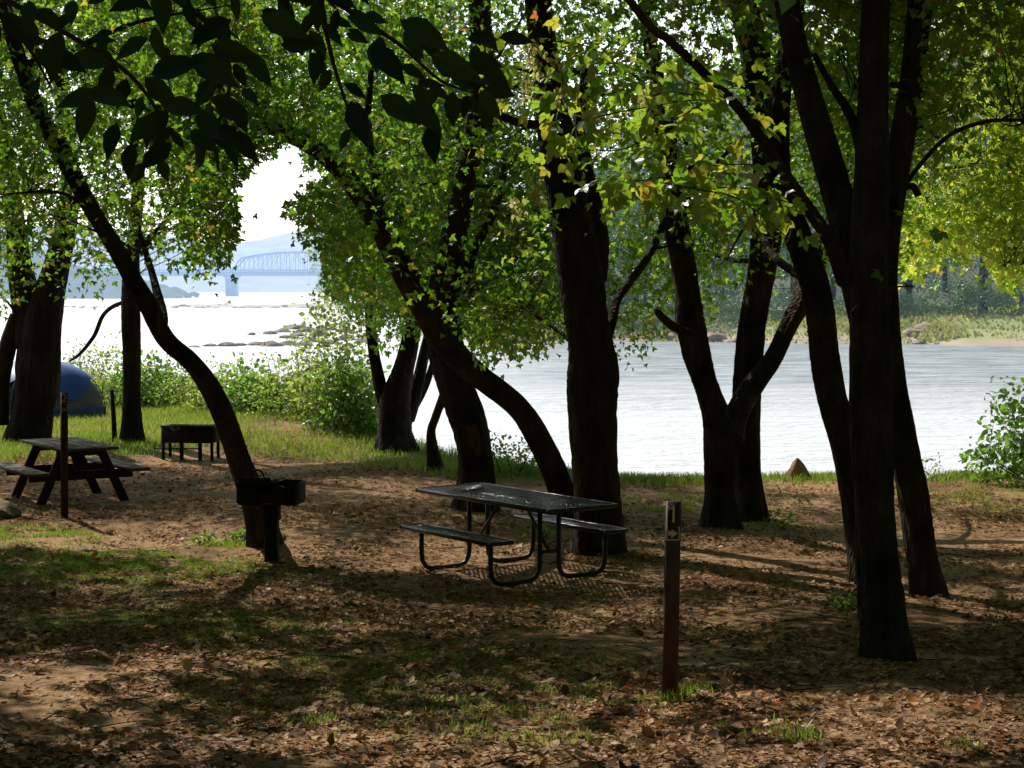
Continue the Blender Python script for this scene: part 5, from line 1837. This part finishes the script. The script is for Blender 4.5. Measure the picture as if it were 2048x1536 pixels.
# unseen wood added behind and beside the camera to cut fill light
g = np.random.default_rng(510)
n = 7000
a = g.uniform(rad(-62), rad(242), n)
rr = g.uniform(15, 22, n)
C = np.column_stack([np.cos(a) * rr * 1.0, -np.sin(a) * rr * 1.5 + 10, g.uniform(.3, 17, n)])
px, py, dep = proj(C)
s = ~((dep > 0) & (px > -700) & (px < 2750))
C = C[s & (g.random(n) > lit_spot(C))]
cw = Crown()
cw.leaves(*leaves_around(C, 11, .75, .75, 'rh', .3, .2, rng=g, droop=.3))
o = cw.build('added_woodland', M['leaf'], None)
o['kind'] = 'stuff'
tag(o, 'unseen leafy wood added on the land side to cut fill light', 'woodland')

# ------------------------------------------------------------------ light, sky, camera
w = bpy.data.worlds.new('World')
sc.world = w
w.use_nodes = True
nt = w.node_tree
nt.nodes.clear()
sky = nt.nodes.new('ShaderNodeTexSky')
sky.sky_type = 'NISHITA'
sky.sun_disc = False
sky.sun_elevation = SUN_EL
sky.sun_rotation = SUN_AZ
sky.air_density = 1.0
sky.dust_density = 1.5
sky.ozone_density = 1.0
bg = nt.nodes.new('ShaderNodeBackground')
bg.inputs['Strength'].default_value = .09
wo = nt.nodes.new('ShaderNodeOutputWorld')
nt.links.new(sky.outputs[0], bg.inputs[0])
# bright summer haze low in the sky towards the sun
tc = nt.nodes.new('ShaderNodeTexCoord')
dt = N(nt, 'ShaderNodeVectorMath', operation='DOT_PRODUCT')
dt.inputs[1].default_value = (math.sin(rad(-22)), math.cos(rad(-22)), 0)
nt.links.new(tc.outputs['Generated'], dt.inputs[0])
mr = N(nt, 'ShaderNodeMapRange', interpolation_type='SMOOTHSTEP')
mr.inputs['From Min'].default_value = .15
mr.inputs['From Max'].default_value = 1.0
mr.inputs['To Max'].default_value = 1.0
nt.links.new(dt.outputs['Value'], mr.inputs['Value'])
hz = N(nt, 'ShaderNodeBackground')
hz.inputs['Color'].default_value = (.94, .97, .98, 1)
mh = N(nt, 'ShaderNodeMath', operation='MULTIPLY')
mh.inputs[1].default_value = 1.2
sz = N(nt, 'ShaderNodeSeparateXYZ')
nt.links.new(tc.outputs['Generated'], sz.inputs[0])
me_ = N(nt, 'ShaderNodeMapRange', interpolation_type='SMOOTHSTEP')
me_.inputs['From Min'].default_value = .34
me_.inputs['From Max'].default_value = .68
me_.inputs['To Min'].default_value = 1.0
me_.inputs['To Max'].default_value = .06
nt.links.new(sz.outputs['Z'], me_.inputs['Value'])
mq = N(nt, 'ShaderNodeMath', operation='MULTIPLY')
nt.links.new(mr.outputs[0], mq.inputs[0])
nt.links.new(me_.outputs[0], mq.inputs[1])
nt.links.new(mq.outputs[0], mh.inputs[0])
nt.links.new(mh.outputs[0], hz.inputs['Strength'])
ads = N(nt, 'ShaderNodeAddShader')
nt.links.new(bg.outputs[0], ads.inputs[0])
nt.links.new(hz.outputs[0], ads.inputs[1])
nt.links.new(ads.outputs[0], wo.inputs[0])

sl = bpy.data.lights.new('sun', 'SUN')
sl.energy = 5.0
sl.angle = rad(.55)
sl.color = (1.0, .94, .82)
so = link(bpy.data.objects.new('sun', sl))
so.rotation_euler = Vector((-SUN[0], -SUN[1], -SUN[2])).to_track_quat('-Z', 'Y').to_euler()
so.location = (-10, 20, 30)

cam = bpy.data.cameras.new('camera')
cam.sensor_width = 36
cam.lens = 36 * F / 2048
cam.clip_start = .05
cam.clip_end = 6000
co = link(bpy.data.objects.new('camera', cam))
co.location = (0, 0, CZ)
co.rotation_euler = (rad(90) - PITCH, 0, 0)
sc.camera = co

sc.view_settings.view_transform = 'Standard'
sc.view_settings.look = 'None'
sc.view_settings.exposure = 0
sc.view_settings.gamma = 1
cy = sc.cycles
cy.max_bounces = 7
cy.diffuse_bounces = 4
cy.glossy_bounces = 3
cy.transmission_bounces = 4
cy.caustics_reflective = False
cy.caustics_refractive = False
cy.sample_clamp_indirect = 6
cy.use_denoising = True
